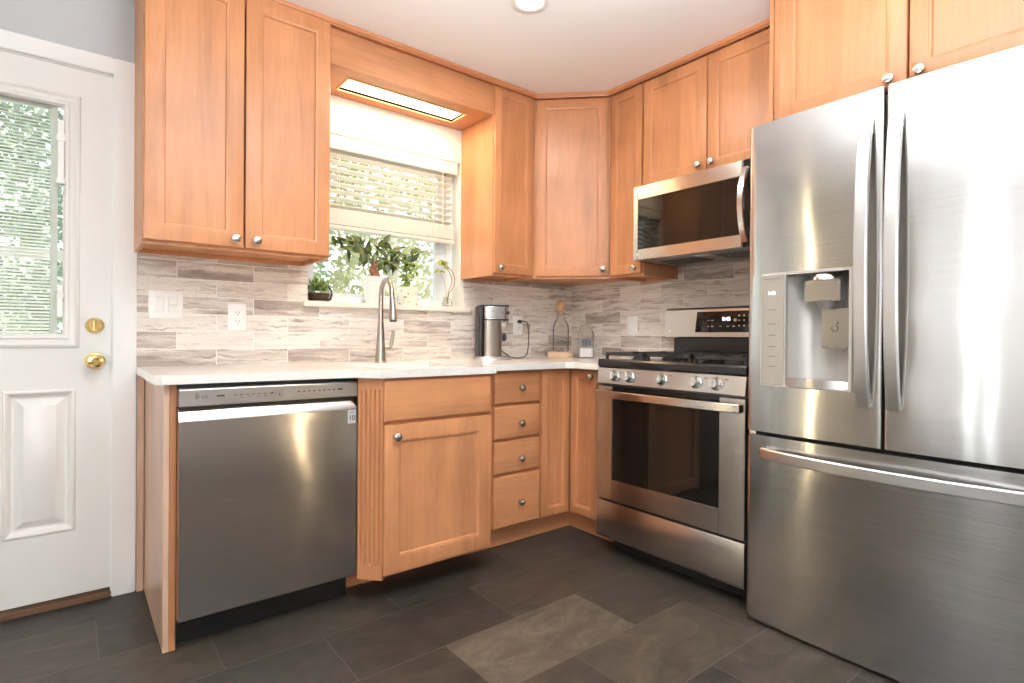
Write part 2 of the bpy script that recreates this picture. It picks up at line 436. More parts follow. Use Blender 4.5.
# left wall with a patio opening, rear wall with a window opening
wl_ = MB(); wl_.box(XL-.12, XL, YR, -3.05, 0, CEIL); wl_.box(XL-.12, XL, -1.45, 0, 0, CEIL); wl_.box(XL-.12, XL, -3.05, -1.45, 2.2, CEIL); wl_.box(XL-.12, XL, -3.05, -1.45, 0, .2)
struct(wl_.build('wall_left', M_roomwall))
wr_ = MB(); wr_.box(XL-.12, -4.2, YR-.12, YR, 0, CEIL); wr_.box(-2.9, .14, YR-.12, YR, 0, CEIL); wr_.box(-4.2, -2.9, YR-.12, YR, 2.1, CEIL); wr_.box(-4.2, -2.9, YR-.12, YR, 0, .8)
struct(wr_.build('wall_rear', M_roomwall))
fl = MB(); fl.box(XL-.12, .14, YR-.12, .14, -.05, 0); struct(fl.build('floor', M_floor))
ce = MB(); ce.box(XL-.12, .14, YR-.12, .14, CEIL, CEIL+.05); struct(ce.build('ceiling', M_ceil))
# frames in the two unseen openings
def casement(name, x0, x1, z0, z1, loc, rotz, bars):
    r = bpy.data.objects.new(name, None); COL.objects.link(r); r.location = loc; r.rotation_euler = (0, 0, rotz); struct(r)
    m = MB(); m.box(x0, x0+.06, -.04, .04, z0, z1); m.box(x1-.06, x1, -.04, .04, z0, z1); m.box(x0, x1, -.04, .04, z0, z0+.06); m.box(x0, x1, -.04, .04, z1-.06, z1)
    for b in bars: m.box(b-.03, b+.03, -.03, .03, z0, z1)
    m.build('window_frame', M_trim, r)
    MB().box(x0+.05, x1-.05, -.004, .004, z0+.05, z1-.05).build('pane', M_glass, r)
casement('window_2', -.8, .8, .2, 2.2, (XL-.06, -2.25, 0), -PI/2, (0,))
casement('window_3', -.65, .65, .8, 2.1, (-3.55, YR-.06, 0), 0, (0,))
# unseen vanes added across the patio opening; gaps streak the refrigerator reflection white
vb_ = thing('reflection_vanes', 'unseen off-white vanes added across the patio opening to shape the refrigerator reflection', 'blind', (XL+.05, -2.25, 0), -PI/2)
MB().box(-.85, .85, -.03, .03, 2.23, 2.29).build('head_rail', M_trim, vb_)
for i in range(19):
    xx = -.81+i*.09
    if abs(xx+.47) < .046 or abs(xx+.28) < .046: continue
    R_ = Matrix.Translation((xx, 0, 1.15)) @ Matrix.Rotation(.22, 4, 'Z')
    MB().box(-.049, .049, -.001, .001, -1.08, 1.08, mat_=R_).build('vane', M_vane, vb_)
def streak_column(label, x, y, h=2.2):  # unseen glowing column, added to draw gold streaks in the stainless fronts
    t = thing('streak_column', label, 'lamp', (x, y, 0))
    MB().lathe([(0, 0), (.12, 0), (.12, .015), (.02, .03), (0, .03)]).build('base', M_dark, t)
    MB().tube([(0, 0, .03), (0, 0, h)], .012, 12).build('glowing_tube', emissive('warm_tube', (1.0, .80, .50), 16.0), t)
    MB().lathe([(0, 0), (.022, 0), (.022, .03), (0, .03)], (0, 0, h)).build('cap', M_dark, t)
streak_column('unseen glowing column added in the far left corner to streak the refrigerator steel', -4.02, -.16)
streak_column('unseen glowing column added by the rear wall to streak the dishwasher steel', -.50, -5.2)
# backsplash slabs
bs = MB()
bs.box(-2.465, WX0+.02, -.008, 0, .90, 1.375); bs.box(WX0+.02, WX1+.02, -.008, 0, .90, 1.19); bs.box(WX1+.02, 0, -.008, 0, .90, 1.375)
tag(struct(bs.build('trim_2', M_splash_b, smooth=False)))
struct(MB().box(-.008, 0, -1.66, -.008, .88, 1.45).build('trim_3', M_splash_r, smooth=False))

# ------------------------------------------------------------------ exterior door (door_1)
dr = struct(bpy.data.objects.new('door_1', None)); COL.objects.link(dr); dr.location = (0, 0, 0)
D0, D1, DB, DT = -3.405, -2.543, .036, 2.052
GX0, GX1, GZ0, GZ1 = -3.262, -2.697, 1.005, 1.912      # glass
def rect_frame(m, x0, x1, z0, z1, ix0, ix1, iz0, iz1, y0, y1):
    m.box(x0, ix0, y0, y1, z0, z1); m.box(ix1, x1, y0, y1, z0, z1); m.box(ix0, ix1, y0, y1, z0, iz0); m.box(ix0, ix1, y0, y1, iz1, z1)
dm = MB(); rect_frame(dm, D0, D1, GZ0-.03, DT, GX0-.02, GX1+.02, GZ0-.02, GZ1+.02, .004, .048)
for a, b in ((D0, -3.295), (-3.085, -2.862), (-2.652, D1)): dm.box(a, b, .004, .048, DB, GZ0-.03)
for a, b in ((-3.295, -3.085), (-2.862, -2.652)): dm.box(a, b, .004, .048, DB, .285); dm.box(a, b, .004, .048, .828, GZ0-.03)
dm.build('door_slab', M_paint, dr)
def ring_hole(m, x0, x1, z0, z1, prof):
    """rectangular moulding: profile (inset, y) from outside in, left open in the middle"""
    prev = None
    for ins, y in prof:
        r = [m.bm.verts.new(c) for c in ((x0+ins, y, z0+ins), (x1-ins, y, z0+ins), (x1-ins, y, z1-ins), (x0+ins, y, z1-ins))]
        if prev:
            for i in range(4): m.bm.faces.new((prev[i], prev[(i+1) % 4], r[(i+1) % 4], r[i]))
        prev = r
gm = MB(); ring_hole(gm, GX0-.055, GX1+.055, GZ0-.02-.0, GZ1+.035, [(0, .004), (.002, -.006), (.012, -.010), (.020, -.004), (.030, -.002), (.036, -.007), (.044, -.006), (.052, .004), (.052, .03)])
gm.build('glass_moulding', M_paint, dr, recalc=True)
MB().box(GX0-.02, GX1+.02, .012, .016, GZ0-.02, GZ1+.02).build('door_glass', M_glass, dr)
bl = MB()
z = GZ0+.012
while z < GZ1-.05:
    bl.box(GX0+.004, GX1-.035, -.0065, .0065, -.0005, .0005, mat_=Matrix.Translation((0, .025, z)) @ Matrix.Rotation(.6, 4, 'X')); z += .0125
bl.box(GX1-.034, GX1-.012, .017, .033, GZ0, GZ1); bl.box(GX0, GX1-.03, .018, .032, GZ0, GZ0+.008); bl.box(GX0, GX1-.03, .016, .034, GZ1-.03, GZ1)
b_o = bl.build('mini_blind', M_blind, dr, smooth=False)
bt = MB()
for xx in (GX0+.09, (GX0+GX1)/2, GX1-.12): bt.box(xx, xx+.0012, .017, .0182, GZ0, GZ1)
bt.build('ladder_cord', M_cord, dr)
sl = MB(); sl.box(GX1-.012, GX1+.006, -.012, .004, 1.60, 1.84, .002); sl.box(GX1-.016, GX1+.010, -.016, .0, 1.76, 1.79, .003); sl.box(GX1-.016, GX1+.010, -.016, 0, 1.60, 1.625, .003)
sl.build('blind_slider', M_plastic, dr)
sl = MB(); sl.box(GX1-.012, GX1+.004, -.010, .004, 1.10, 1.22, .002); sl.box(GX1-.014, GX1+.008, -.014, 0, 1.17, 1.19, .003); sl.build('blind_slider', M_plastic, dr)
for a, b in ((-3.295, -3.085), (-2.862, -2.652)):
    pm = MB(); pm.rings(a, b, .285, .828, [(0, .030), (0, .003), (.004, -.003), (.010, -.005), (.017, .000), (.024, .014), (.032, .015), (.058, .001), (.060, .000)])
    pm.build('raised_panel', M_paint, dr)
def knob_thing(m, c, k=1.0):
    m.lathe([(.0, 0), (.033*k, 0), (.033*k, .003), (.029*k, .008), (.013*k, .012), (.012*k, .024), (.018*k, .030), (.0265*k, .040), (.028*k, .050), (.024*k, .058), (.013*k, .060), (.010*k, .0575), (0, .0575)], c, '-Y', 32)
kk = MB(); knob_thing(kk, (-2.594, .004, .932)); ko = kk.build('door_knob', M_brass, dr); ko['label'] = 'round polished brass door knob'
kk = MB(); kk.lathe([(0, 0), (.031, 0), (.031, .004), (.027, .010), (.022, .014), (.020, .018), (0, .018)], (-2.595, .004, 1.07), '-Y', 32)
kk.box(-2.599, -2.591, -.028, -.012, 1.052, 1.088, .002); kd = kk.build('deadbolt', M_brass, dr); kd['label'] = 'brass deadbolt with a small thumb turn'
# door casing, jamb and threshold
tc = MB()
for x0, x1, z0, z1 in ((-2.540, -2.461, 0, 2.122), (-3.475, -3.410, 0, 2.122), (-3.410, -2.540, 2.058, 2.122)):
    tc.box(x0, x1, -.016, 0, z0, z1, .003)
tc.box(-2.543, -2.538, 0, .1, 0, 2.06); tc.box(-3.41, -3.405, 0, .1, 0, 2.06); tc.box(-3.41, -2.535, 0, .1, 2.053, 2.062)
struct(tc.build('trim_4', M_trim))
struct(MB().box(-3.41, -2.54, -.012, .14, 0, .024, .004).build('trim_5', wood('threshold_wood', False, (0.17, 0.09, 0.05), .5)))
# storm door outside
st = MB(); rect_frame(st, -3.41, -2.53, 0, 2.06, -3.33, -2.61, .15, 1.98, .155, .175); st.box(-3.33, -2.61, .155, .175, 1.33, 1.37)
tag(st.build('storm_door', M_trim), 'white storm door behind the glass of the white entry door', 'door')
struct(MB().box(-2.474, -2.45, -.010, 0, 1.35, CEIL).build('trim_6', M_wall))

# ------------------------------------------------------------------ kitchen window (window_1)
wi = struct(bpy.data.objects.new('window_1', None)); COL.objects.link(wi)
fm = MB(); rect_frame(fm, WX0, WX1, WZ0, WZ1, WX0+.045, WX1-.045, WZ0+.045, WZ1-.045, .085, .14)
fm.build('window_frame', M_trim, wi)
fm = MB(); rect_frame(fm, WX0+.045, WX1-.045, WZ0+.03, 1.64, WX0+.085, WX1-.11, WZ0+.06, 1.60, .098, .125)
fm.build('sash', mat('sash_vinyl', (.70, .74, .77), .35), wi)
fm = MB(); rect_frame(fm, WX0+.045, WX1-.045, 1.60, WZ1-.04, WX0+.085, WX1-.085, 1.64, WZ1-.08, .115, .135)
fm.build('sash', M_trim, wi)
MB().box(WX0+.08, WX1-.08, .118, .121, WZ0+.05, WZ1-.06).build('pane', M_glass, wi)
struct(MB().box(WX0-.005, -.856, -.040, .118, 1.176, 1.203, .004).build('trim_7', mat('sill_stone', (.84, .80, .72), .25)))

# wide-slat window blind
wbld = thing('window_blind', 'white wide-slat blind half raised in the kitchen window above the sink', 'blind', (WX0, .03, 1.20))
BX0, BX1 = -1.785-WX0, -.925-WX0
m = MB(); m.box(BX0, BX1, -.030, -.018, .765, .838, .004); m.box(BX1-.010, BX1, -.020, .02, .765, .838); m.build('valance', M_blind, wbld)
MB().box(BX0+.01, BX1-.01, -.014, .04, .785, .835).build('head_rail', M_blind, wbld)
for i in range(8):
    z = .745-i*.0365
    m = MB(); R = Matrix.Translation((0, .012, z)) @ Matrix.Rotation(math.radians(-9), 4, 'X')
    m.box(BX0+.012, BX1-.02, -.024, .024, -.0015, .0015, mat_=R); m.build('slat', M_blind, wbld)
for i in range(12):
    z = .395+i*.0066
    MB().box(BX0+.012, BX1-.016+random.uniform(-.002, .002), -.014, .036, z, z+.0058).build('slat', M_blind, wbld)
MB().box(BX0+.010, BX1-.012, -.016, .037, .370, .392, .004).build('bottom_rail', M_blind, wbld)
for xx in (.17, .445, .72):
    m = MB(); m.tube([(xx, -.014, .39), (xx, -.014, .79)], .0012, 6); m.tube([(xx+.012, -.014, .39), (xx+.012, -.014, .79)], .0009, 6); m.build('ladder_cord', M_cord, wbld)
m = MB(); m.tube([(.775, -.028, .77), (.776, -.028, .60), (.774, -.028, .47)], .0022, 6); m.lathe([(0, 0), (.006, 0), (.004, .03), (0, .034)], (.774, -.028, .44), seg=10); m.build('pull_cord', M_cord, wbld)

# ================================================================== CABINETS
RAILW = .066
def shaker(m, x0, x1, z0, z1, yf, th=.02, rail=RAILW, rec=.009):
    """five-piece recessed-panel front: eased edge, sticking bead, flat panel"""
    if rail is None: rail = .058
    m.rings(x0, x1, z0, z1, [(0, yf+th), (0, yf+.004), (.002, yf+.001), (.005, yf), (rail-.012, yf), (rail-.010, yf+.0015), (rail-.004, yf+.0025), (rail, yf+rec), ])
def slab_front(m, x0, x1, z0, z1, yf, th=.02):
    m.rings(x0, x1, z0, z1, [(0, yf+th), (0, yf+.006), (.002, yf+.003), (.007, yf+.0005), (.010, yf)])
KNOB = [(r_k*1.18, h_k*1.1) for r_k, h_k in [(0, 0), (.0075, 0), (.0065, .004), (.005, .009), (.0065, .013), (.0125, .017), (.0148, .021), (.0135, .0255), (.009, .0285), (0, .0295)]]
knob_mesh = None
def cab_knob(x, y, z, parent, name='knob', label=None):
    global knob_mesh
    if knob_mesh is None:
        o = MB().lathe(KNOB, (0, 0, 0), '-Y', 20).build(name, M_nickel, parent); knob_mesh = o.data
    else:
        o = bpy.data.objects.new(name, knob_mesh); COL.objects.link(o); o.parent = parent
    o.location = (x, y, z); return o
def front(parent, kind, x0, x1, z0, z1, yf, knob=None, rail=RAILW, th=.02, material=None, name=None):
    m = MB()
    if kind == 'shaker': shaker(m, x0, x1, z0, z1, yf, th, rail)
    else: slab_front(m, x0, x1, z0, z1, yf, th)
    o = m.build(name or ('door' if kind == 'shaker' else 'drawer_front'), material or (M_wood if kind == 'shaker' else M_woodh), parent)
    if knob: cab_knob(knob[0], yf, knob[1], o)
    return o

UT = 2.385     # wall cabinet top
UB = 1.367
def wall_carcass(parent, x0, x1, z0, z1, yb=-.32, face=True):
    m = MB()
    m.box(x0, x0+.018, yb, -.001, z0, z1); m.box(x1-.018, x1, yb, -.001, z0, z1)
    m.box(x0+.018, x1-.018, yb+.018, -.001, z1-.018, z1); m.box(x0+.018, x1-.018, yb+.018, -.001, z0+.018, z0+.034)
    m.box(x0+.018, x1-.018, -.01, -.001, z0, z1)
    m.build('carcass', M_wood_in, parent)
    f = MB(); m2 = f
    f.box(x0+.018, x0+.045, yb, yb+.018, z0, z1); f.box(x1-.045, x1-.018, yb, yb+.018, z0, z1)
    f.box(x0+.045, x1-.045, yb, yb+.018, z0, z0+.04); f.box(x0+.045, x1-.045, yb, yb+.018, z1-.06, z1)
    f.build('face_frame', M_wood, parent)

# left pair of wall cabinets
c = thing('wall_cabinet', 'maple double wall cabinet between the white door and the window', 'cabinet', (-2.472, 0, UB))
wall_carcass(c, 0, .677, 0, UT-UB, -.325)
front(c, 'shaker', .004, .332, .012, 1.012, -.345, (.300, .043))
front(c, 'shaker', .338, .673, .012, 1.012, -.345, (.377, .043))
# cabinet right of window
c = thing('wall_cabinet', 'narrow maple wall cabinet just right of the window', 'cabinet', (-.905, 0, UB))
wall_carcass(c, 0, .293, 0, UT-UB, -.31)
front(c, 'shaker', .004, .270, .012, 1.010, -.330, (.036, .042), .055)
# diagonal corner cabinet
c = thing('corner_wall_cabinet', 'angled maple corner wall cabinet facing out diagonally', 'cabinet', (0, 0, UB))
m = MB()
DI = .610; DJ = .312
pts = [(-.002, -.002), (-DI, -.002), (-DI, -DJ), (-DJ, -DI), (-.002, -DI)]
m.prism(pts, .018, UT-UB)
m.build('carcass', M_wood_in, c)
cx_, cy_ = -(DI+DJ)/2, -(DI+DJ)/2
L = math.hypot(DI-DJ, DI-DJ)
# the diagonal face: a child whose own frame is turned 45 degrees
def diag_mesh(m, o): o.matrix_parent_inverse = Matrix(); o.location = (-DI, -DJ, 0); o.rotation_euler = (0, 0, -PI/4)
f = MB(); f.box(0, .026, -.004, .014, 0, UT-UB); f.box(L-.026, L, -.004, .014, 0, UT-UB); f.box(.026, L-.026, -.004, .014, 0, .03); f.box(.026, L-.026, -.004, .014, 1.0, UT-UB)
fo = f.build('face_frame', M_wood, c); diag_mesh(f, fo)
f = MB(); shaker(f, .010, L-.010, .012, 1.005, -.022, .018, .060)
fo = f.build('door', M_wood, c); diag_mesh(f, fo)
cab_knob(L-.036, -.022, .050, fo)
# narrow cabinet right of the corner, on the right wall
c = thing('wall_cabinet', 'narrow maple wall cabinet between the corner cabinet and the microwave', 'cabinet', (0, -.612, UB), R90)
wall_carcass(c, 0, .236, 0, UT-UB, -.31)
front(c, 'shaker', .018, .230, .012, 1.005, -.330, (.196, .040), .052)
# pair above microwave
c = thing('wall_cabinet', 'short maple double cabinet directly above the microwave', 'cabinet', (0, -.850, 1.812), R90)
wall_carcass(c, 0, .772, 0, UT-1.812, -.31)
front(c, 'shaker', .004, .372, .008, .560, -.330, (.335, .050), .060)
front(c, 'shaker', .378, .768, .008, .560, -.330, (.405, .050), .060)
# deep cabinet above fridge with the tall side panel
c = thing('wall_cabinet', 'deep maple double cabinet above the refrigerator', 'cabinet', (0, -1.648, 1.86), R90)
wall_carcass(c, 0, .925, 0, UT-1.86, -.54)
front(c, 'shaker', .028, .441, .010, .530, -.560, (.395, .035), .062)
front(c, 'shaker', .447, .900, .010, .530, -.560, (.480, .035), .062)
pn = MB().box(-.55, -.001, -1.648, -1.632, 0, UT, .001).build('refrigerator_side_panel', M_wood)
tag(pn, 'tall maple end panel standing between the range and the refrigerator', 'panel')
pn2 = MB().box(-.55, -.001, -2.600, -2.582, 0, UT, .001).build('refrigerator_side_panel', M_wood)
tag(pn2, 'tall maple end panel on the far right side of the refrigerator', 'panel')

# soffit box above the window with recessed strip light
c = thing('window_valance', 'maple valance box bridging the cabinets over the window', 'valance', (WX0+.005, 0, 2.222))
VW = .886
m = MB(); m.box(.0, VW, -.315, -.297, 0, UT-2.222, .001)
m.build('front_board', M_woodh, c)
m = MB(); rect_frame_z = None
lx0, lx1, ly0, ly1 = .125, .765, -.225, -.092
m.box(0, lx0, -.297, -.006, 0, .014); m.box(lx1, VW, -.297, -.006, 0, .014); m.box(lx0, lx1, -.297, ly0, 0, .014); m.box(lx0, lx1, ly1, -.006, 0, .014)
m.build('underside_board', M_woodh, c)
lt = thing('strip_light', 'long glowing strip light recessed under the valance over the window', 'light', (WX0+.005, 0, 2.222))
m = MB()
m.box(lx0-.008, lx1+.008, ly0-.008, ly0, -.004, .05); m.box(lx0-.008, lx1+.008, ly1, ly1+.008, -.004, .05); m.box(lx0-.008, lx0, ly0, ly1, -.004, .05); m.box(lx1, lx1+.008, ly0, ly1, -.004, .05)
m.build('trim_frame', mat('gold_trim', (.75, .55, .25), .35, .6), lt)
m = MB(); m.box(lx0, lx1, ly0, ly1, .012, .02); m.build('diffuser', emissive('strip_glow', (1.0, .86, .62), 5.0), lt)
l1 = light('strip_lamp', 'AREA', (WX0+.005+(lx0+lx1)/2, (ly0+ly1)/2, 2.215), 3.4, (1.0, .68, .34), .60, .12, rot=(0, 0, 0))

# crown moulding along the cabinet tops (one continuous run)
cr = MB()
path = [(-2.478, -.001), (-2.478, -.350), (-.9, -.350), (-.628, -.350), (-.350, -.628), (-.350, -1.62), (-.350, -1.646)]
def offset_poly(pts, d):
    out = []
    for i in range(len(pts)):
        p = Vector(pts[i]); 
        a = (p-Vector(pts[i-1])).normalized() if i else None
        b = (Vector(pts[i+1])-p).normalized() if i < len(pts)-1 else None
        na = Vector((a.y, -a.x)) if a else None; nb = Vector((b.y, -b.x)) if b else None
        if na is None: nn = nb
        elif nb is None: nn = na
        else:
            nn = (na+nb).normalized(); nn = nn/max(.3, nn.dot(na))
        out.append(p+nn*d)
    return out
prof = [(-.02, 2.376), (-.004, 2.376), (-.003, 2.380), (.004, 2.382), (.006, 2.388), (.009, 2.391), (.009, 2.3965), (-.02, 2.3965)]
ringsv = []
for d, z in prof: ringsv.append([cr.bm.verts.new((q.x, q.y, z)) for q in offset_poly(path, d)])
for k in range(len(prof)):
    a, b = ringsv[k], ringsv[(k+1) % len(prof)]
    for i in range(len(path)-1): cr.bm.faces.new((a[i], a[i+1], b[i+1], b[i]))
M_crown = wood('maple_crown', False, (0.52, 0.225, 0.105))
tag(cr.build('crown_moulding', M_crown), 'maple crown strip running along the wall cabinet tops at the ceiling', 'moulding')
cr = MB(); cr.box(-.580, -.540, -2.60, -1.64, 2.376, 2.3965, .003)
tag(cr.build('crown_moulding', M_crown), 'maple crown strip above the deep refrigerator cabinet', 'moulding')

# ---------------------------------------------------------------- base cabinets
CT = .876   # underside of counter
# left end panel
c = thing('end_panel', 'maple end panel standing left of the dishwasher', 'panel', (-2.432, 0, 0))
MB().box(0, .016, -.590, -.009, 0, CT).build('side_board', M_lam, c)
MB().box(.0165, .036, -.592, -.009, 0, CT, .001).build('front_stile', M_wood, c)
MB().box(-.026, -.003, -.020, -.0165, 0, CT).build('scribe_strip', M_lam, c)

# fluted angled filler
A_, B_ = Vector((-1.797, -.650)), Vector((-1.728, -.728))
FL = (B_-A_).length; fang = math.atan2(B_.y-A_.y, B_.x-A_.x)
c = thing('fluted_filler', 'angled maple filler with vertical flutes right of the dishwasher', 'panel', (A_.x, A_.y, 0), fang)
m = MB(); m.box(0, FL, .012, .024, .095, CT); m.box(0, .002, 0, .02, .095, CT); m.box(FL-.002, FL, 0, .02, .095, CT)
nfl = 5; pw = FL/(nfl*2+1.6)
# front skin with concave flutes between z .16 and .83
zs = [.095, .150, .158, .822, .830, CT]
x = 0.0; xs = [0.0]; kinds = []
edge = (FL-(nfl*pw+(nfl-1)*pw*1.05))/2
xs = [0.0, edge]; kinds = ['f']
for i in range(nfl):
    s0 = xs[-1]
    for t in (.25, .5, .75, 1.0): xs.append(s0+pw*t)
    kinds += ['g1', 'g2', 'g2b', 'g1b']
    if i < nfl-1: xs.append(xs[-1]+pw*1.05); kinds.append('f')
xs.append(FL); kinds.append('f')
depth = [0.0]*len(xs)
for i, k in enumerate(kinds):
    if k == 'g1': depth[i+1] = .0068
    if k == 'g2': depth[i+1] = .0092
    if k == 'g2b': depth[i+1] = .0068
grid = []
for z in zs:
    fl_ = 1.0 if .155 < z < .825 else 0.0
    grid.append([m.bm.verts.new((xx, depth[i]*fl_, z)) for i, xx in enumerate(xs)])
for a, b in zip(grid, grid[1:]):
    for i in range(len(xs)-1): m.bm.faces.new((a[i], a[i+1], b[i+1], b[i]))
m.build('fluted_board', M_wood, c)
kb = MB().box(-.006, .085, .0, .016, 0, .095).build('kick_board', M_woodh, c)
kb.location = Matrix.Rotation(-fang, 4, 'Z') @ Vector((-.0, .152, 0)); kb.rotation_euler = (0, 0, -fang)

# sink base (bumped forward)
c = thing('sink_base_cabinet', 'maple sink base cabinet with false drawer front and one wide door', 'cabinet', (-1.728, 0, 0))
SW = .523
m = MB(); m.box(0, .018, -.695, -.009, .10, CT); m.box(SW-.018, SW, -.695, -.009, .10, CT); m.box(.018, SW-.018, -.68, -.009, .10, .118)
m.box(.018, SW, -.500, -.482, 0, .10)
m.build('carcass', M_wood_in, c)
m = MB(); m.box(0, .04, -.713, -.695, .10, CT); m.box(SW-.04, SW, -.713, -.695, .10, CT); m.box(.04, SW-.04, -.713, -.695, .10, .14); m.box(.04, SW-.04, -.713, -.695, .66, .73); m.box(.04, SW-.04, -.713, -.695, .85, CT)
m.build('face_frame', M_wood, c)
front(c, 'slab', .004, SW-.010, .704, .868, -.733, name='false_drawer_front')
front(c, 'shaker', .004, SW-.010, .112, .693, -.733, (.050, .648), .074)

# drawer stack
c = thing('drawer_cabinet', 'maple base cabinet with a stack of four drawers', 'cabinet', (-1.203, 0, 0))
DWd = .408
m = MB(); m.box(0, .018, -.55, -.009, .10, CT); m.box(DWd-.018, DWd, -.55, -.009, .10, CT); m.box(.018, DWd-.018, -.535, -.009, .10, .118)
m.build('carcass', M_wood_in, c)
m = MB(); m.box(0, .125, -.568, -.550, .10, CT); m.box(DWd-.03, DWd, -.568, -.550, .10, CT)
for z0, z1 in ((.10, .125), (.345, .375), (.52, .55), (.69, .72), (.85, CT)): m.box(.125, DWd-.03, -.568, -.550, z0, z1)
m.build('face_frame', M_wood, c)
for z0, z1, kz in ((.711, .864, .788), (.541, .699, .614), (.374, .529, .441), (.112, .362, .226)):
    front(c, 'slab', .116, .404, z0, z1, -.588, (.272, kz))
MB().box(.0, DWd, -.512, -.500, 0, .10).build('kick_board', M_woodh, c)

# corner base cabinet, bifold lazy-susan doors
c = thing('corner_base_cabinet', 'maple corner base cabinet with two narrow doors meeting at the inside corner', 'cabinet', (0, 0, 0))
m = MB()
m.prism([(-.793, -.009), (-.793, -.550), (-.550, -.550), (-.550, -.793), (-.009, -.793), (-.009, -.009)], .10, .118)
m.box(-.793, -.775, -.55, -.009, .10, CT); m.box(-.55, -.009, -.845, -.83, .10, CT)
m.build('carcass', M_wood_in, c)
m = MB(); m.box(-.793, -.782, -.568, -.550, .10, CT); m.box(-.782, -.55, -.566, -.550, .10, .125); m.box(-.782, -.55, -.566, -.550, .855, CT)
m.box(-.574, -.550, -.574, -.550, .10, CT); m.box(-.568, -.550, -.845, -.785, .10, CT); m.box(-.566, -.550, -.785, -.566, .10, .125); m.box(-.566, -.550, -.785, -.566, .855, CT)
m.build('face_frame', M_wood, c)
m = MB(); m.box(-.793, -.500, -.512, -.500, 0, .10); m.box(-.512, -.500, -.845, -.512, 0, .10)
m.build('kick_board', M_woodh, c)
front(c, 'shaker', -.782, -.5885, .112, .866, -.588, None, .050)
f = MB(); shaker(f, 0, .186, .112, .866, 0, .02, .050)
o = f.build('door', M_wood, c); o.location = (-.588, -.590, 0); o.rotation_euler = (0, 0, R90)
cab_knob(.160, 0, .835, o)

# countertop (one slab with sink cut-out)
ctp = MB()
out = [(-2.461, -.010), (-2.461, -.600), (-2.441, -.625), (-1.822, -.655), (-1.745, -.748), (-1.200, -.748), (-1.194, -.742), (-1.194, -.625), (-.660, -.625), (-.625, -.660), (-.625, -.843), (-.010, -.843), (-.010, -.010)]
hole = [(-1.69, -.62), (-1.24, -.62), (-1.24, -.225), (-1.69, -.225)]
def ring_verts(bm, pts, z): return [bm.verts.new((x, y, z)) for x, y in pts]
from mathutils.geometry import tessellate_polygon
for (zt, flip) in ((.907, False), (.8765, True)):
    vo = ring_verts(ctp.bm, out, zt); vh = ring_verts(ctp.bm, hole, zt)
    allv = vo+vh
    for tri in tessellate_polygon([[v.co for v in vo], [v.co for v in vh]]):
        try: ctp.bm.faces.new([allv[i] for i in tri])
        except ValueError: pass
    if not flip: to_, th_ = vo, vh
    else:
        for T, B in ((to_, vo), (th_, vh)):
            for i in range(len(T)): ctp.bm.faces.new((T[i], T[(i+1) % len(T)], B[(i+1) % len(T)], B[i]))
ed = [e for e in ctp.bm.edges if len(e.link_faces) == 2 and e.calc_face_angle(0) > .8]
bmesh.ops.bevel(ctp.bm, geom=ed, offset=.003, segments=2, affect='EDGES')
tag(ctp.build('countertop', M_quartz), 'white speckled quartz countertop running around the corner to the range', 'countertop')
# sink
s_ = thing('kitchen_sink', 'undermount sink basin set in the white countertop below the window', 'sink', (-1.465, -.42, .70))
m = MB()
m.rings(-.23, .23, 0, .01, [(0, 0)]) if False else None
X, Y = .228, .200
m.box(-X, X, -Y, Y, -.012, 0); m.box(-X-.012, -X, -Y-.012, Y+.012, -.012, .176); m.box(X, X+.012, -Y-.012, Y+.012, -.012, .176); m.box(-X, X, -Y-.012, -Y, -.012, .176); m.box(-X, X, Y, Y+.012, -.012, .176)
m.build('basin', mat('sink_white', (.78, .76, .72), .25), s_)
MB().lathe([(0, 0), (.04, 0), (.045, .004), (.03, .004), (.028, .001), (0, .001)], (0, 0, .0005)).build('drain', M_chrome, s_)

# ================================================================== FAUCET
f = thing('kitchen_faucet', 'tall brushed nickel gooseneck faucet behind the sink', 'faucet', (-1.468, -.150, .907))
m = MB(); m.lathe([(0, 0), (.030, 0), (.030, .004), (.026, .008), (.0245, .03), (.021, .09), (.017, .15), (.0145, .185), (.0125, .20), (0, .20)], (0, 0, 0), seg=28)
m.build('body', M_faucet, f)
dx, dy = -.05, -.999
pts = [(0, 0, .19), (0, 0, .30)]
Rr = .066
for i in range(13):
    a = PI*i/12*0.97
    d = Rr*(1-math.cos(a)); pts.append((dx*d, dy*d, .33+Rr*1.1*math.sin(a)))
e = pts[-1]
pts.append((e[0]+dx*.004, e[1]+dy*.004, e[2]-.03))
m = MB(); m.tube(pts, .0115, 14); m.build('gooseneck', M_faucet, f)
hx, hy, hz = pts[-1]
Rh = Matrix.Rotation(-.13, 4, Vector((-dy, dx, 0)))
m = MB(); m.lathe([(0, 0), (.0122, 0), (.0125, -.01), (.0145, -.05), (.0185, -.095), (.0195, -.108), (.0185, -.114), (0, -.114)], (hx, hy, hz+.01), rot=Rh)
h = m.build('spray_head', M_faucet, f)
MB().lathe([(0, 0), (.0165, 0), (.0165, -.004), (0, -.004)], (hx+dx*.015, hy+dy*.015, hz-.104), rot=Rh).build('nozzle', M_dark, h)
m = MB(); m.tube([(.012, 0, .072), (.056, -.006, .075)], .0085, 12)
m.tube([(.046, -.006, .070), (.054, -.006, .085), (.058, -.012, .12), (.062, -.014, .158)], [.0100, .0095, .0080, .0085], 12)
m.build('lever_handle', M_faucet, f)

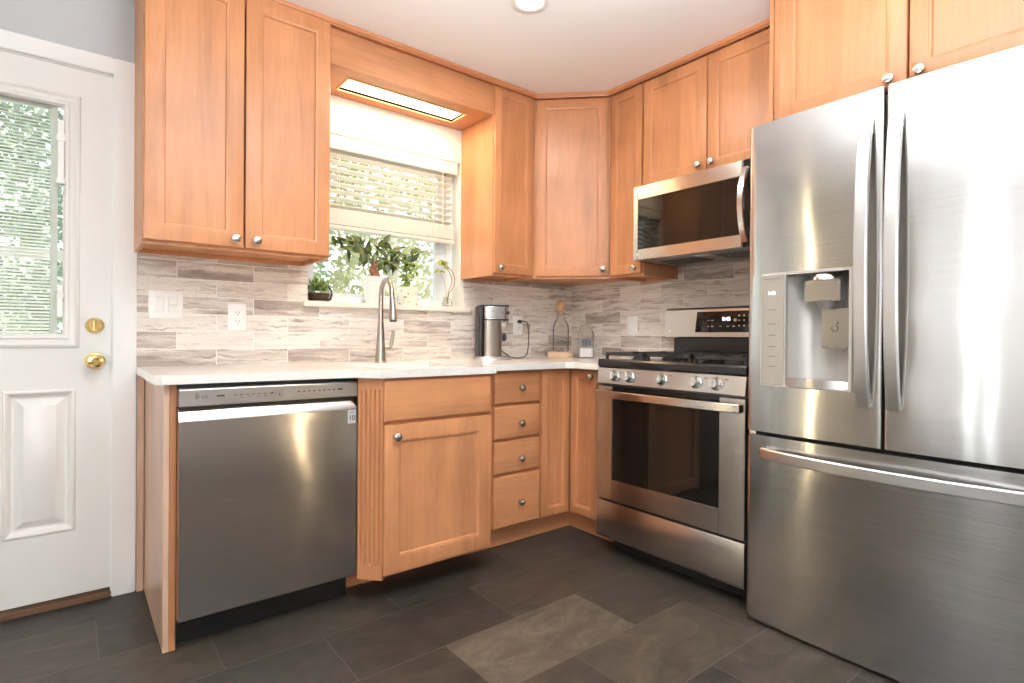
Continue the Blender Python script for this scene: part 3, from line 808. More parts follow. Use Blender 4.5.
# ================================================================== DISHWASHER
d = thing('dishwasher', 'stainless steel dishwasher under the left end of the counter', 'dishwasher', (-2.3955, 0, 0))
W_ = .597
MB().box(.004, W_-.004, -.585, -.02, .10, .868).build('tub', M_dark, d)
m = MB(); prof = [(-.600, .108), (-.640, .108), (-.644, .112), (-.645, .118), (-.645, .752), (-.644, .758), (-.620, .797), (-.600, .800)]
m.extrude_x(prof, 0, W_); dd = m.build('door', M_steel_dw, d)
m = MB(); m.extrude_x([(-.590, .803), (-.640, .803), (-.645, .806), (-.645, .856), (-.641, .861), (-.590, .861)], 0, W_); cp = m.build('control_panel', M_steel_panel, d); cp['label'] = 'stainless control strip with printed icons'
MB().box(.006, W_-.004, -.600, -.586, .795, .806).build('pocket_shadow_gap', M_dark, d)
MB().box(.006, W_-.006, -.562, -.550, .004, .100).build('kick_plate', M_black, d)
for x in (.022, W_-.022): MB().lathe([(0, 0), (.006, 0), (.005, .003), (0, .003)], (x, -.562, .078), '-Y', 12).build('screw', M_chrome, d)
# control markings
m = MB(); m.lathe([(0, 0), (.0092, 0), (.0092, .0006), (0, .0006)], (.049, -.645, .836), '-Y', 24); lg = m.build('logo', M_chrome, cp)
m = MB(); m.box(.0465, .0478, -.6462, -.6456, .832, .841); m.box(.0465, .052, -.6462, -.6456, .8318, .833); m.box(.051, .0535, -.6462, -.6456, .8355, .8367); m.build('logo_mark', M_ink, lg)
text_part('LG', .015, (.073, -.6453, .834), cp, M_ink)
IC = [(.108, .132, .832, .837)]+[(.160+i*.019, .170+i*.019, .833, .8355) for i in range(7)]+[(.180+i*.026, .190+i*.026, .8255, .827) for i in range(4)]
IC += [(.280, .290, .834, .8375), (.308, .311, .824, .832)]+[(.372+i*.0185, .381+i*.0185, .8325, .8365) for i in range(8)]+[(.520, .540, .832, .838)]
for a, b, z0, z1 in IC: MB().box(a, b, -.6454, -.6448, z0, z1).build('printed_icon', M_ink, cp)
bd = MB().box(.560, .592, -.6462, -.6450, .700, .752, .0004).build('badge', mat('badge_silver', (.62, .61, .60), .35, .3), dd)
text_part('10', .026, (.576, -.6464, .721), bd, M_ink, bold=True)
text_part('YEAR', .008, (.576, -.6464, .743), bd, M_ink)

# ================================================================== RANGE (local x right, y = world x)
g = thing('gas_range', 'stainless gas range standing between the corner cabinet and the refrigerator', 'range', (0, -.850, 0), R90)
RW = .757
MB().box(.02, RW-.02, -.560, -.10, .002, .072).build('toe_kick', M_dark, g)
MB().box(.004, RW-.004, -.625, -.02, .07, .895).build('body', M_dgrey, g)
m = MB(); m.extrude_x([(-.60, .078), (-.652, .078), (-.658, .084), (-.660, .092), (-.660, .248), (-.657, .254), (-.60, .254)], 0, RW); m.build('storage_drawer', M_steel, g)
# oven door : steel frame + black window
m = MB(); yf = -.664
m.box(0, .098, yf, -.62, .266, .806, .003); m.box(RW-.108, RW, yf, -.62, .266, .806, .003); m.box(.094, RW-.104, yf, -.62, .266, .367, .003)
od = m.build('oven_door', M_steel, g)
MB().box(.096, RW-.106, yf+.003, -.62, .365, .806).build('oven_window', M_blkglass, od)
hp = []
for i in range(17):
    t = i/16; x = .022+t*(RW-.026); hp.append((x, -.694-.014*math.sin(PI*t)**.7 if 0 < t < 1 else -.694, .772))
m = MB(); m.sweep(hp, (0, 0, 1), [(-.017, -.006), (-.014, -.009), (.014, -.009), (.017, -.006), (.017, .004), (.014, .007), (-.014, .007), (-.017, .004)])
m.box(.022, .046, -.696, -.66, .757, .787, .003); m.box(RW-.028, RW-.004, -.696, -.66, .757, .787, .003)
m.build('oven_handle', M_steel_h, od)
m = MB(); m.extrude_x([(-.60, .816), (-.660, .816), (-.664, .820), (-.652, .892), (-.648, .896), (-.60, .896)], 0, RW); cpn = m.build('control_panel', M_steel, g)
for x in (.106, .194, .372, .540, .632):
    k = MB(); Rk = Matrix.Rotation(PI/2-.165, 4, 'X')
    k.lathe([(0, 0), (.026, 0), (.027, .004), (.024, .007), (.0225, .010), (.0215, .028), (.019, .032), (0, .032)], (x, -.655, .857), rot=Rk, seg=28)
    k.box(-.004, .004, -.020, .020, .030, .037, .002, mat_=Matrix.Translation((x, -.655, .857)) @ Rk)
    ko = k.build('burner_knob', M_knob, g)
for x in (.148, .235, .415, .583, .675): MB().box(x-.004, x+.004, -.6597, -.658, .876, .879).build('printed_mark', M_ink, cpn)
# cooktop
m = MB(); m.extrude_x([(-.62, .897), (-.652, .897), (-.656, .902), (-.656, .926), (-.650, .934), (-.60, .934), (-.58, .928), (-.125, .928), (-.125, .897)], 0, RW); m.build('cooktop', M_black, g)
def grate(x0, x1):
    m = MB(); y0, y1 = -.625, -.150; zt0, zt1 = .952, .966; b = .011
    m.box(x0, x1, y0, y0+b, zt0, zt1, .002); m.box(x0, x1, y1-b, y1, zt0, zt1, .002); m.box(x0, x0+b, y0, y1, zt0, zt1, .002); m.box(x1-b, x1, y0, y1, zt0, zt1, .002)
    ym = (y0+y1)/2; m.box(x0, x1, ym-b/2, ym+b/2, zt0, zt1, .002)
    xm = (x0+x1)/2
    m.box(xm-b/2, xm+b/2, y0, y0+.075, zt0, zt1, .002); m.box(xm-b/2, xm+b/2, y1-.075, y1, zt0, zt1, .002); m.box(xm-b/2, xm+b/2, ym-.07, ym+.07, zt0, zt1, .002)
    for yy in ((y0+ym)/2, (y1+ym)/2):
        m.box(x0, x0+.07, yy-b/2, yy+b/2, zt0, zt1, .002); m.box(x1-.07, x1, yy-b/2, yy+b/2, zt0, zt1, .002)
    for xx in (x0, x1-b):
        for yy in (y0, y1-b, ym-b/2): m.box(xx, xx+b, yy, yy+b, .928, zt0+.002)
    return m.build('grate', M_iron, g)
for a in (.020, .265, .510): grate(a, a+.232)
for x, y, r in ((.136, -.50, .045), (.136, -.27, .038), (.381, -.39, .05), (.626, -.50, .045), (.626, -.27, .035)):
    MB().lathe([(0, 0), (r, 0), (r, .006), (r*.8, .010), (r*.78, .017), (r*.6, .020), (0, .020)], (x, y, .928), seg=28).build('burner', M_iron, g)
# backguard
MB().box(.010, RW-.010, -.055, -.010, .90, 1.06).build('backguard_base', M_black, g)
m = MB(); m.extrude_x([(-.010, 1.040), (-.112, 1.040), (-.124, 1.045), (-.118, 1.186), (-.108, 1.197), (-.010, 1.200)], 0, RW); bgd = m.build('backguard', M_steel, g)
def on_guard(z): return -.124+.006*(z-1.045)/.141
m = MB(); b4 = [(.186, 1.068), (RW-.150, 1.068), (RW-.150, 1.174), (.196, 1.174)]
vs = [m.bm.verts.new((x, on_guard(z)-.0015, z)) for x, z in b4]; vb = [m.bm.verts.new((x, on_guard(z)+.004, z)) for x, z in b4]
m.bm.faces.new(vs); m.bm.faces.new(vb[::-1])
for i in range(4): m.bm.faces.new((vs[i], vb[i], vb[(i+1) % 4], vs[(i+1) % 4]))
dp = m.build('display_panel', M_blkglass, bgd)
M_amb = emissive('clock_glow', (.65, .75, 1.0), 3.0)
M_icon = mat('panel_icons', (.50, .38, .26), .5)
text_part('8:45', .026, (.362, -.1240, 1.134), dp, M_amb, name='clock_digits')
for a, b, z0, z1 in [(x-.006, x+.006, z-.002, z+.002) for x in (.262, .285) for z in (1.128, 1.098)]+[(x-.005, x+.005, 1.096, 1.100) for x in (.330, .370, .402)]+[(.402, .416, 1.122, 1.136)]+[(x-.0035, x+.0035, z-.003, z+.003) for x in (.430, .455, .480, .52, .55) for z in (1.150, 1.127, 1.100)]:
    MB().box(a, b, -.1252, -.1232, z0, z1).build('button_icon', M_icon, bgd)
MB().lathe([(0, 0), (.008, 0), (.008, .001), (0, .001)], (.032, -.1235, 1.075), '-Y', 20).build('logo', M_chrome, bgd)

# ================================================================== MICROWAVE
mcw = thing('microwave', 'stainless over-the-range microwave mounted below the short cabinet', 'microwave', (0, -.850, 1.432), R90)
MB().box(.002, RW-.002, -.375, -.009, .012, .378).build('case', M_dgrey, mcw)
m = MB(); yf = -.400
m.box(0, .030, yf, -.372, .004, .378, .002); m.box(.022, .600, yf, -.372, .310, .378, .002); m.box(.022, .600, yf, -.372, .004, .058, .002); m.box(.586, .600, yf, -.372, .004, .378, .002)
md = m.build('door', M_steel, mcw)
MB().box(.026, .590, yf+.002, -.376, .054, .314).build('door_window', M_blkglass, md)
m = MB(); m.box(.602, RW, yf, -.372, .004, .378, .002); m.build('control_panel', M_blkglass, mcw)
hp = []
for i in range(15):
    t = i/14; hp.append((.612, -.408-.044*math.sin(PI*t)**.8 if 0 < t < 1 else -.408, .022+t*.318))
m = MB(); m.sweep(hp, (1, 0, 0), [(-.014, -.004), (-.011, -.007), (.011, -.007), (.014, -.004), (.014, .004), (-.014, .004)])
m.build('handle', M_steel_h, md)
MB().lathe([(0, 0), (.007, 0), (.007, .0008), (0, .0008)], (.030, yf, .030), '-Y', 18).build('logo', M_chrome, md)
m = MB(); m.box(.01, RW-.01, -.372, -.03, .002, .013); un = m.build('underside', M_greyp, mcw)
for a, b in ((.08, .30), (.40, .66)):
    m = MB(); m.box(a, b, -.29, -.14, -.002, .003)
    for i in range(14): m.box(a+.006, b-.006, -.285+i*.0105, -.281+i*.0105, -.004, -.001)
    m.build('grease_filter', M_dgrey, un)
MB().box(.32, .40, -.345, -.305, -.003, .003, .002).build('lamp_lens', mat('frosted_lens', (.7, .7, .65), .3), un)

# ================================================================== REFRIGERATOR
FR = thing('refrigerator', 'large stainless french-door refrigerator with freezer drawer and water dispenser', 'refrigerator', (0, -1.635, 0), R90)
FW = .884
MB().box(.016, FW-.006, -.600, -.03, .03, 1.79).build('cabinet_body', M_dgrey, FR)
def bowed(x0, x1, yback, yedge, bow, rl, rr, nseg=20, full=None):
    """plan outline of a bowed door; full = overall span used for the bow curve"""
    f0, f1 = full or (x0, x1)
    def yf(x): t = (x-f0)/(f1-f0); return yedge-bow*(1-(2*t-1)**2)
    pts = [(x0, yback)]
    if rl:
        for i in range(7):
            a = PI/2*i/6; xx = x0+rl*(1-math.cos(a)); pts.append((xx, yf(x0+rl)+rl*(1-math.sin(a))))
    else: pts.append((x0, yf(x0)))
    for i in range(1, nseg):
        x = x0+rl+(x1-rr-x0-rl)*i/nseg; pts.append((x, yf(x)))
    if rr:
        for i in range(7):
            a = PI/2*i/6; xx = x1-rr*(1-math.sin(a)); pts.append((xx, yf(x1-rr)+rr*(1-math.cos(a))))
    else: pts.append((x1, yf(x1)))
    pts.append((x1, yback))
    return pts
GAPX = .445
YE, BOW = -.702, .016
full = (0, FW)
def yfront(x): t = x/FW; return YE-BOW*(1-(2*t-1)**2)
# left door with dispenser opening
ox0, ox1, oz0, oz1 = .061, .360, .870, 1.272
m = MB(); Z0, Z1 = .702, 1.818
outer = bowed(0, GAPX-.003, -.645, YE, BOW, .016, .006, 24, full)
m.prism(outer, Z0, oz0, 0); m.prism(outer, oz1, Z1, 0)
m.prism(bowed(0, ox0, -.645, YE, BOW, .016, 0, 6, full), oz0, oz1)
m.prism(bowed(ox1, GAPX-.003, -.645, YE, BOW, 0, .006, 8, full), oz0, oz1)
bmesh.ops.remove_doubles(m.bm, verts=m.bm.verts[:], dist=.0001)
ld = m.build('door', M_steel_fr, FR, angle=30); ld['label'] = 'left door with the water dispenser'
m = MB(); m.prism(bowed(GAPX+.005, FW, -.645, YE, BOW, .006, .016, 24, full), Z0, Z1, .003); rd = m.build('door', M_steel_fr, FR, angle=30); rd['label'] = 'right door, plain'
m = MB(); m.prism(bowed(0, FW, -.645, YE, BOW, .016, .016, 30, full), .012, .688, .004); fz = m.build('freezer_drawer', M_steel_fr, FR, angle=30)
MB().box(.01, FW-.01, -.650, -.60, .690, .702).build('gasket', M_dark, FR)
MB().box(GAPX-.004, GAPX+.006, -.69, -.64, .705, 1.80).build('gasket', M_dark, FR)
MB().box(.01, FW-.01, -.640, -.60, .001, .05).build('toe_grille', M_dark, FR)
m = MB(); m.box(.01, .09, -.69, -.60, 1.795, 1.815, .004); m.build('hinge_cover', M_dark, FR)
m = MB(); m.box(FW-.09, FW-.01, -.69, -.60, 1.795, 1.815, .004); m.build('hinge_cover', M_dark, FR)
hg = MB().box(.004, .030, -.690, -.645, .689, .701, .002).build('hinge', M_chrome, FR)
# handles
HS = [(-.0190, .000), (-.0180, -.004), (-.0150, -.0065), (.0150, -.0065), (.0180, -.004), (.0190, .000), (.0185, .009), (.0150, .012), (-.0150, .012), (-.0185, .009)]
def vhandle(xc, parent):
    P = []
    for i in range(25):
        t = i/24; z = .826+t*.900; P.append((xc, yfront(xc)-.012-.040*(4*t*(1-t))**.8, z))
    m = MB(); m.sweep(P, (1, 0, 0), HS)
    m.box(xc-.015, xc+.015, yfront(xc)-.020, yfront(xc)+.004, .828, .872, .003); m.box(xc-.015, xc+.015, yfront(xc)-.020, yfront(xc)+.004, 1.680, 1.724, .003)
    return m.build('handle', M_handle, parent)
vhandle(.397, ld); vhandle(.478, rd)
P = []
for i in range(31):
    t = i/30; x = .070+t*(FW-.140); P.append((x, yfront(x)-.010-.038*(4*t*(1-t))**.7, .628))
m = MB(); m.sweep(P, (0, 0, 1), HS)
m.box(.072, .11, yfront(.09)-.018, yfront(.09)+.004, .614, .642, .003); m.box(FW-.11, FW-.072, yfront(.09)-.018, yfront(.09)+.004, .614, .642, .003)
m.build('handle', M_handle, fz)
# dispenser
M_disp = mat('dispenser_silver', (.46, .435, .40), .36, .25)
m = MB()
ya = yfront(ox0)-.002; yb_ = yfront(ox1)-.001; yi = -.618
rect_frame(m, ox0, ox1, oz0, oz1, ox0+.088, ox1-.010, oz0+.012, oz1-.010, -.722, -.700)
dsp = m.build('dispenser', M_disp, ld)
MB().box(ox0+.003, ox0+.084, -.7245, -.7215, oz0+.006, oz1-.008, .001).build('control_panel', mat('panel_glass_grey', (.30, .28, .255), .2, .3), dsp)
text_part('1:45', .016, (ox0+.040, -.7248, oz1-.072), dsp, emissive('dispenser_glow', (.9, .95, 1), 2.5), name='display_digits')
for z in (1.14, 1.09, 1.05, 1.01, .975, .94): MB().box(ox0+.030, ox0+.056, -.7250, -.7243, z, z+.0025).build('printed_icon', M_ink, ld)
MB().box(ox0+.012, ox0+.074, -.7250, -.7243, 1.250, 1.252).build('printed_icon', M_ink, ld)
# recess cavity: curved back
m = MB(); cx0, cx1 = ox0+.088, ox1-.010; k = 16
def cav(t): return (cx0+(cx1-cx0)*t, -.700+.075*math.sin(PI*t)**.7 if 0 < t < 1 else -.702)
lo = []; hi = []
for i in range(k+1):
    x, y = cav(i/k); lo.append(m.bm.verts.new((x, y, oz0+.010))); hi.append(m.bm.verts.new((x, y, oz1-.008)))
for i in range(k): m.bm.faces.new((lo[i], lo[i+1], hi[i+1], hi[i]))
m.bm.faces.new(lo[::-1]); m.bm.faces.new(hi)
m.build('recess_shell', M_disp, dsp, recalc=False)
m = MB(); nx = .265
m.prism([(nx-.056, -.650), (nx-.056, -.712), (nx-.050, -.718), (nx+.050, -.718), (nx+.056, -.712), (nx+.056, -.650)], 1.166, 1.236, .002)
m.build('spout_housing', M_steel_fr, dsp)
m = MB(); m.lathe([(0, 0), (.052, 0), (.050, .014), (.040, .026), (.02, .030), (0, .030)], (nx, -.675, 1.236), seg=28); m.build('spout_cap', M_steel_h, dsp)
m = MB(); m.lathe([(0, -.03), (.022, -.03), (.030, -.012), (.036, 0), (0, 0)], (nx+.008, -.690, 1.168), seg=24); m.build('spout', M_greyp, dsp)
m = MB(); m.box(nx-.012, nx+.074, -.686, -.668, 1.008, 1.142, .003, mat_=None); pdl = m.build('paddle', M_steel_fr, dsp)
m = MB()
for i in range(12):
    a = i*PI/6+.3
    if i < 10: m.box(-.0028, .0028, -.0004, .0004, .0085, .0105, mat_=Matrix.Translation((nx+.030, -.6875, 1.075)) @ Matrix.Rotation(a, 4, 'Y'))
m.box(nx+.037, nx+.041, -.6878, -.687, 1.088, 1.096); m.build('drop_icon', M_ink, pdl)
m = MB(); k = 12; pts = [(cx0, -.690), (cx0, -.722)]
for i in range(1, k): t = i/k; pts.append((cx0+(cx1-cx0)*t, -.722-.012*math.sin(PI*t)))
pts += [(cx1, -.722), (cx1, -.690)]
m.prism(pts, oz0+.004, oz0+.034, .003); m.build('drip_tray', M_steel_h, dsp)

# ================================================================== WALL PLATES
def plate(name, label, cat, loc, rotz, w_, h_, kind, group=None):
    t = thing(name, label, cat, loc, rotz, group)
    m = MB(); m.rings(-w_/2, w_/2, -h_/2, h_/2, [(0, 0), (.0, -.002), (.003, -.005), (.006, -.006)]); m.build('cover_plate', M_plastic, t)
    if kind == 'outlet':
        for s in (-1, 1):
            m = MB(); m.rings(-.0165, .0165, s*.0195-.0145, s*.0195+.0145, [(0, -.005), (.001, -.0075), (.002, -.008)]); soc = m.build('socket', M_plastic, t)
            m = MB(); z = s*.0195
            m.box(-.0075, -.0055, -.0085, -.0078, z-.002, z+.006); m.box(.0055, .0075, -.0085, -.0078, z-.002, z+.006); m.lathe([(0, 0), (.0022, 0), (.0022, .0006), (0, .0006)], (0, -.0079, z-.008), '-Y', 10); m.build('slots', M_slot, soc)
    elif kind == 'switches':
        m = MB(); m.rings(-.040, -.007, -.033, .033, [(0, -.005), (.001, -.007), (.003, -.0085)]); m.build('rocker_switch', M_plastic, t)
        for z0, z1 in ((-.033, -.001), (.001, .033)):
            m = MB(); m.rings(.007, .040, z0, z1, [(0, -.005), (.001, -.007), (.003, -.0085)]); m.build('rocker_switch', M_plastic, t)
    else:
        m = MB(); m.rings(-.0165, .0165, -.033, .033, [(0, -.005), (.001, -.007), (.003, -.0085)]); m.build('rocker_switch', M_plastic, t)
    return t
plate('light_switch', 'wide white double switch plate on the tiles left of the single outlet', 'switch', (-2.360, -.008, 1.161), 0, .124, .118, 'switches')
plate('power_outlet', 'white outlet on the tiles below the left wall cabinet', 'outlet', (-2.089, -.008, 1.116), 0, .076, .120, 'outlet')
plate('power_outlet', 'white outlet behind the coffee maker with a black plug in it', 'outlet', (-.478, -.008, 1.110), 0, .076, .118, 'outlet')
plate('light_switch', 'white plate with one rocker on the right wall beside the range', 'switch', (-.008, -.528, 1.108), R90, .076, .118, 'single')

# ================================================================== COUNTER ITEMS
# coffee maker
cmk = thing('coffee_maker', 'slim stainless and black single-cup coffee maker by the window', 'coffee maker', (-.780, -.150, .907), math.radians(-24)); cmk.scale = (.93, .93, 1.0)
def rr_rect(x0, x1, y0, y1, r, k=5):
    pts = []
    for cx, cy2, a0 in ((x1-r, y0+r, -PI/2), (x1-r, y1-r, 0), (x0+r, y1-r, PI/2), (x0+r, y0+r, PI)):
        for i in range(k+1): a = a0+PI/2*i/k; pts.append((cx+r*math.cos(a), cy2+r*math.sin(a)))
    return pts
MB().prism(rr_rect(-.095, .112, -.066, .066, .03), 0, .018, .003).build('base', M_knob, cmk)
MB().prism(rr_rect(-.072, .050, -.062, .062, .03), .018, .235, 0).build('tower', mat('coffee_steel', (.30, .255, .22), .3, 1.0), cmk)
MB().prism(rr_rect(-.098, -.0725, -.062, .062, .01), .018, .300, .002).build('water_tank', M_dark, cmk)
hd = MB().prism(rr_rect(-.073, .094, -.066, .066, .035), .228, .300, .003).build('brew_head', M_steel_h, cmk)
MB().prism(rr_rect(-.090, .096, -.067, .067, .035), .300, .309, .002).build('lid', M_dark, cmk)
MB().prism(rr_rect(-.074, .095, -.0665, .0665, .035), .222, .230, 0).build('band', M_dark, cmk)
MB().lathe([(0, 0), (.030, 0), (.038, .012), (.042, .040), (0, .040)], (.058, 0, .184), seg=28).build('brew_spout', M_steel_h, cmk)
for q in ((.0, .0), (.022, .0)): pass
MB().lathe([(0, 0), (.010, 0), (.010, .002), (0, .002)], (.082, -.0655, .265), '-Y', 18).build('button', M_dark, hd)
text_part('8', .02, (.050, -.0665, .265), hd, M_ink, name='lettering')
MB().lathe([(0, 0), (.024, 0), (.024, .014), (.018, .018), (0, .018)], (.062, -.02, .128), rot=Matrix.Translation((0, 0, 0)) @ Matrix.Rotation(PI/2, 4, 'Y'), seg=24).build('dial', M_dark, cmk)
cordm = MB()
def smooth_path(P, n=8):
    P = [Vector(p) for p in P]; out = []
    for i in range(len(P)-1):
        p0, p1, p2, p3 = P[max(i-1, 0)], P[i], P[i+1], P[min(i+2, len(P)-1)]
        for j in range(n):
            t = j/n
            out.append(.5*((2*p1)+(-p0+p2)*t+(2*p0-5*p1+4*p2-p3)*t*t+(-p0+3*p1-3*p2+p3)*t**3))
    out.append(P[-1]); return out
cordm.tube(smooth_path([(-.705, -.12, .965), (-.66, -.11, .94), (-.60, -.11, .913), (-.52, -.10, .912), (-.455, -.07, .93), (-.425, -.05, .99), (-.420, -.045, 1.06), (-.430, -.045, 1.12), (-.452, -.042, 1.134), (-.474, -.036, 1.132)]), .0034, 8)
cordm.box(-.492, -.462, -.036, -.0165, 1.121, 1.142, .004)
co = cordm.build('power_cord', M_dark, cmk); bpy.context.view_layer.update(); co.matrix_parent_inverse = cmk.matrix_world.inverted()

# corner carafe on a wooden base
M_lwood = wood('light_beech', False, (.70, .50, .33), .5)
wbx, wby = -.228, -.135
tray = MB().lathe([(0, 0), (.082, 0), (.084, .003), (.084, .034), (.081, .037), (0, .037)], (wbx, wby, .907), seg=40).build('wooden_stand', M_lwood)
tag(tray, 'round pale wooden stand under the tall glass bottle in the corner', 'stand')
bt_ = thing('glass_carafe', 'tall clear glass bottle with a wooden ball stopper in the corner', 'bottle', (wbx, wby, .944))
MB().lathe([(0, .002), (.046, .002), (.050, .008), (.050, .150), (.046, .175), (.030, .200), (.023, .215), (.022, .245), (.024, .248), (.020, .248), (.019, .215), (.027, .198), (.043, .173), (.047, .150), (.047, .012), (0, .010)], seg=36).build('bottle', M_clear, bt_)
MB().lathe([(0, .240), (.017, .240), (.020, .250), (.012, .256), (.022, .264), (.031, .280), (.033, .295), (.028, .314), (.015, .326), (0, .329)], seg=28).build('stopper', wood('stopper_wood', True, (.62, .42, .26), .5), bt_)
jx, jy = -.120, -.250
jr = thing('storage_jar', 'square clip-top glass jar with a dark label and white contents', 'jar', (jx, jy, .907), math.radians(-40))
m = MB()
def loft(m, secs, k=4):
    prev = None
    for (w_, r, z) in secs:
        pts = rr_rect(-w_/2, w_/2, -w_/2, w_/2, min(r, w_/2-.0005), k); ring = [m.bm.verts.new((x, y, z)) for x, y in pts]
        if prev:
            for i in range(len(ring)): m.bm.faces.new((prev[i], prev[(i+1) % len(ring)], ring[(i+1) % len(ring)], ring[i]))
        else: m.bm.faces.new(ring[::-1])
        prev = ring
    m.bm.faces.new(prev)
loft(m, [(.088, .015, .0), (.094, .018, .006), (.094, .018, .150), (.086, .03, .168), (.074, .034, .178), (.074, .034, .190)]); m.build('glass_body', M_clear, jr)
m = MB(); loft(m, [(.084, .014, .006), (.086, .016, .012), (.086, .016, .062), (.06, .02, .066)]); m.build('contents', mat('white_contents', (.86, .85, .83), .8), jr)
m = MB(); loft(m, [(.080, .038, .192), (.084, .039, .197), (.084, .039, .205), (.06, .028, .211)]); m.build('lid', M_clear, jr)
MB().box(-.030, .030, -.0485, -.0472, .078, .118, .0005).build('paper_label', mat('slate_label', (.10, .10, .13), .6), jr)
m = MB(); m.tube([(-.036, 0, .179), (-.044, 0, .192), (-.040, 0, .209)], .0016, 6); m.tube([(.036, 0, .179), (.044, 0, .192), (.040, 0, .209)], .0016, 6)
m.tube([(-.036, -.03, .182), (0, -.042, .176), (.036, -.03, .182)], .0016, 6); m.build('wire_clip', M_chrome, jr)

# ================================================================== SILL ITEMS (sill top z=1.203)
SZ = 1.203
M_leafd = mat('dark_leaf', (.055, .10, .028), .35); n = N(M_leafd); n.color(n.ramp(n.noise(n.pos(), 30, 2), [(.35, (.02, .05, .015)), (.6, (.09, .14, .03)), (.75, (.28, .26, .04))]))
M_leafy = mat('yellow_green_leaf', (.35, .45, .08), .4, Transmission_Weight=0.0); n = N(M_leafy); n.color(n.ramp(n.noise(n.pos(), 45, 2), [(.3, (.14, .24, .03)), (.6, (.36, .45, .08)), (.8, (.55, .55, .15))]))
M_leafs = mat('succulent_leaf', (.20, .33, .10), .4); n = N(M_leafs); n.color(n.ramp(n.noise(n.pos(), 60, 2), [(.35, (.08, .16, .04)), (.7, (.32, .45, .15))]))
M_soil = mat('potting_soil', (.12, .07, .04), .9); n = N(M_soil); n.bump(n.noise(n.pos(), 300, 3), .6, .005)
# terrarium
t = thing('terrarium_bowl', 'small glass bowl of soil with a spiky succulent at the left end of the sill', 'plant', (-1.712, .030, SZ))
MB().lathe([(0, .001), (.044, .001), (.057, .012), (.066, .038), (.060, .066), (.052, .076), (.050, .075), (.058, .064), (.0635, .038), (.054, .014), (0, .004)], seg=32).build('glass_bowl', glassy('bowl_glass', (.96, .97, .95), .14), t)
MB().lathe([(0, .006), (.044, .008), (.054, .016), (.060, .034), (.050, .042), (.02, .046), (0, .047)], seg=28).build('soil', M_soil, t)
m = MB(); rnd = random.Random(4)
for cx2, cy2 in ((-.020, 0), (.022, -.008), (0, .018)):
    for i in range(13):
        a = i*2.4; el = .35+.9*(i/13); d_ = (math.cos(a)*math.cos(el), math.sin(a)*math.cos(el), math.sin(el))
        L_ = rnd.uniform(.055, .095); m.leaf((cx2, cy2, .05), d_, (0, 0, 1), L_, .015, .25, -.15)
m.build('leaves', M_leafs, t, recalc=False)
# white pot with ficus bonsai
t = thing('potted_ficus', 'white pot with a small thick-trunked ficus behind the faucet', 'plant', (-1.425, .020, SZ))
MB().lathe([(0, 0), (.046, 0), (.048, .004), (.058, .118), (.061, .120), (.063, .138), (.059, .140), (.056, .125), (0, .118)], seg=36).build('pot', mat('pot_white', (.86, .84, .80), .3), t)
MB().lathe([(0, .118), (.056, .122), (.03, .128), (0, .130)], seg=24).build('soil', M_soil, t)
m = MB()
m.tube(smooth_path([(0, 0, .12), (.006, 0, .15), (-.008, .003, .18), (.002, 0, .21), (.006, 0, .24)]), [.027]*8+[.024]*8+[.018]*8+[.010]*8+[.006], 12)
m.tube([(.03, -.01, .12), (.015, -.005, .155), (0, 0, .18)], [.014, .012, .008], 8)
m.build('trunk', mat('ficus_bark', (.24, .095, .05), .7), t)
arms = []; m = MB()
rnd = random.Random(11)
for tip in ((-.20, -.02, .275), (-.23, -.01, .330), (-.13, -.03, .255), (-.11, -.01, .345), (.13, -.02, .29), (.20, -.02, .235), (.05, .0, .325), (.16, -.01, .27), (-.17, 0, .31), (.09, -.03, .22), (.22, -.01, .28)):
    P = smooth_path([(0, 0, .20), (tip[0]*.4, tip[1]*.5, .245+(tip[2]-.25)*.7), tip], 5); arms.append(P); m.tube(P, [.004]*3+[.0024]*(len(P)-3), 6)
m.build('branches', mat('ficus_twig', (.22, .20, .08), .7), t)
m = MB()
for P in arms:
    for i in range(7):
        p = P[rnd.randint(4, len(P)-1)]; a = rnd.uniform(0, 2*PI); el = rnd.uniform(-1.2, .6)
        m.leaf(p, (math.cos(a)*math.cos(el), .45*math.sin(a)*math.cos(el), math.sin(el)), (rnd.uniform(-.4, .4), -.9, .5), rnd.uniform(.060, .088), rnd.uniform(.026, .036), .12, .25)
m.build('leaves', M_leafd, t, recalc=False)
# patterned cup with yellow-green plant
t = thing('potted_trailing_plant', 'square pale patterned pot with bushy yellow-green leaves right of the white pot', 'plant', (-1.224, .035, SZ))
m = MB(); loft(m, [(.080, .008, 0), (.088, .008, .098), (.082, .006, .100), (.078, .006, .092)])
M_patt = mat('patterned_pot', (.8, .75, .62), .4); n = N(M_patt)
vo = n.new('ShaderNodeTexVoronoi'); n.put(vo.inputs['Vector'], n.pos()); vo.inputs['Scale'].default_value = 42
n.color(n.ramp(vo.outputs['Distance'], [(.22, (.45, .16, .06)), (.34, (.84, .80, .66))], 'CONSTANT' if False else 'LINEAR'))
m.build('pot', M_patt, t)
MB().box(-.037, .037, -.037, .037, .086, .092).build('soil', M_soil, t)
m = MB(); st_ = MB(); rnd = random.Random(5)
for i in range(16):
    a = rnd.uniform(0, 2*PI); sp_ = rnd.uniform(.02, .075); hgt = rnd.uniform(.17, .30)
    tip = (math.cos(a)*sp_-.01, math.sin(a)*sp_*.7-.01, hgt)
    P = smooth_path([(0, 0, .10), (tip[0]*.4, tip[1]*.4, hgt*.75), tip], 5); st_.tube(P, .0016, 5)
    for q in range(8):
        p = P[rnd.randint(3, len(P)-1)]; b = rnd.uniform(0, 2*PI)
        m.leaf(p, (math.cos(b), .6*math.sin(b), rnd.uniform(-.7, .5)), (0, -.5, .8), rnd.uniform(.025, .042), rnd.uniform(.016, .024), .1, .3)
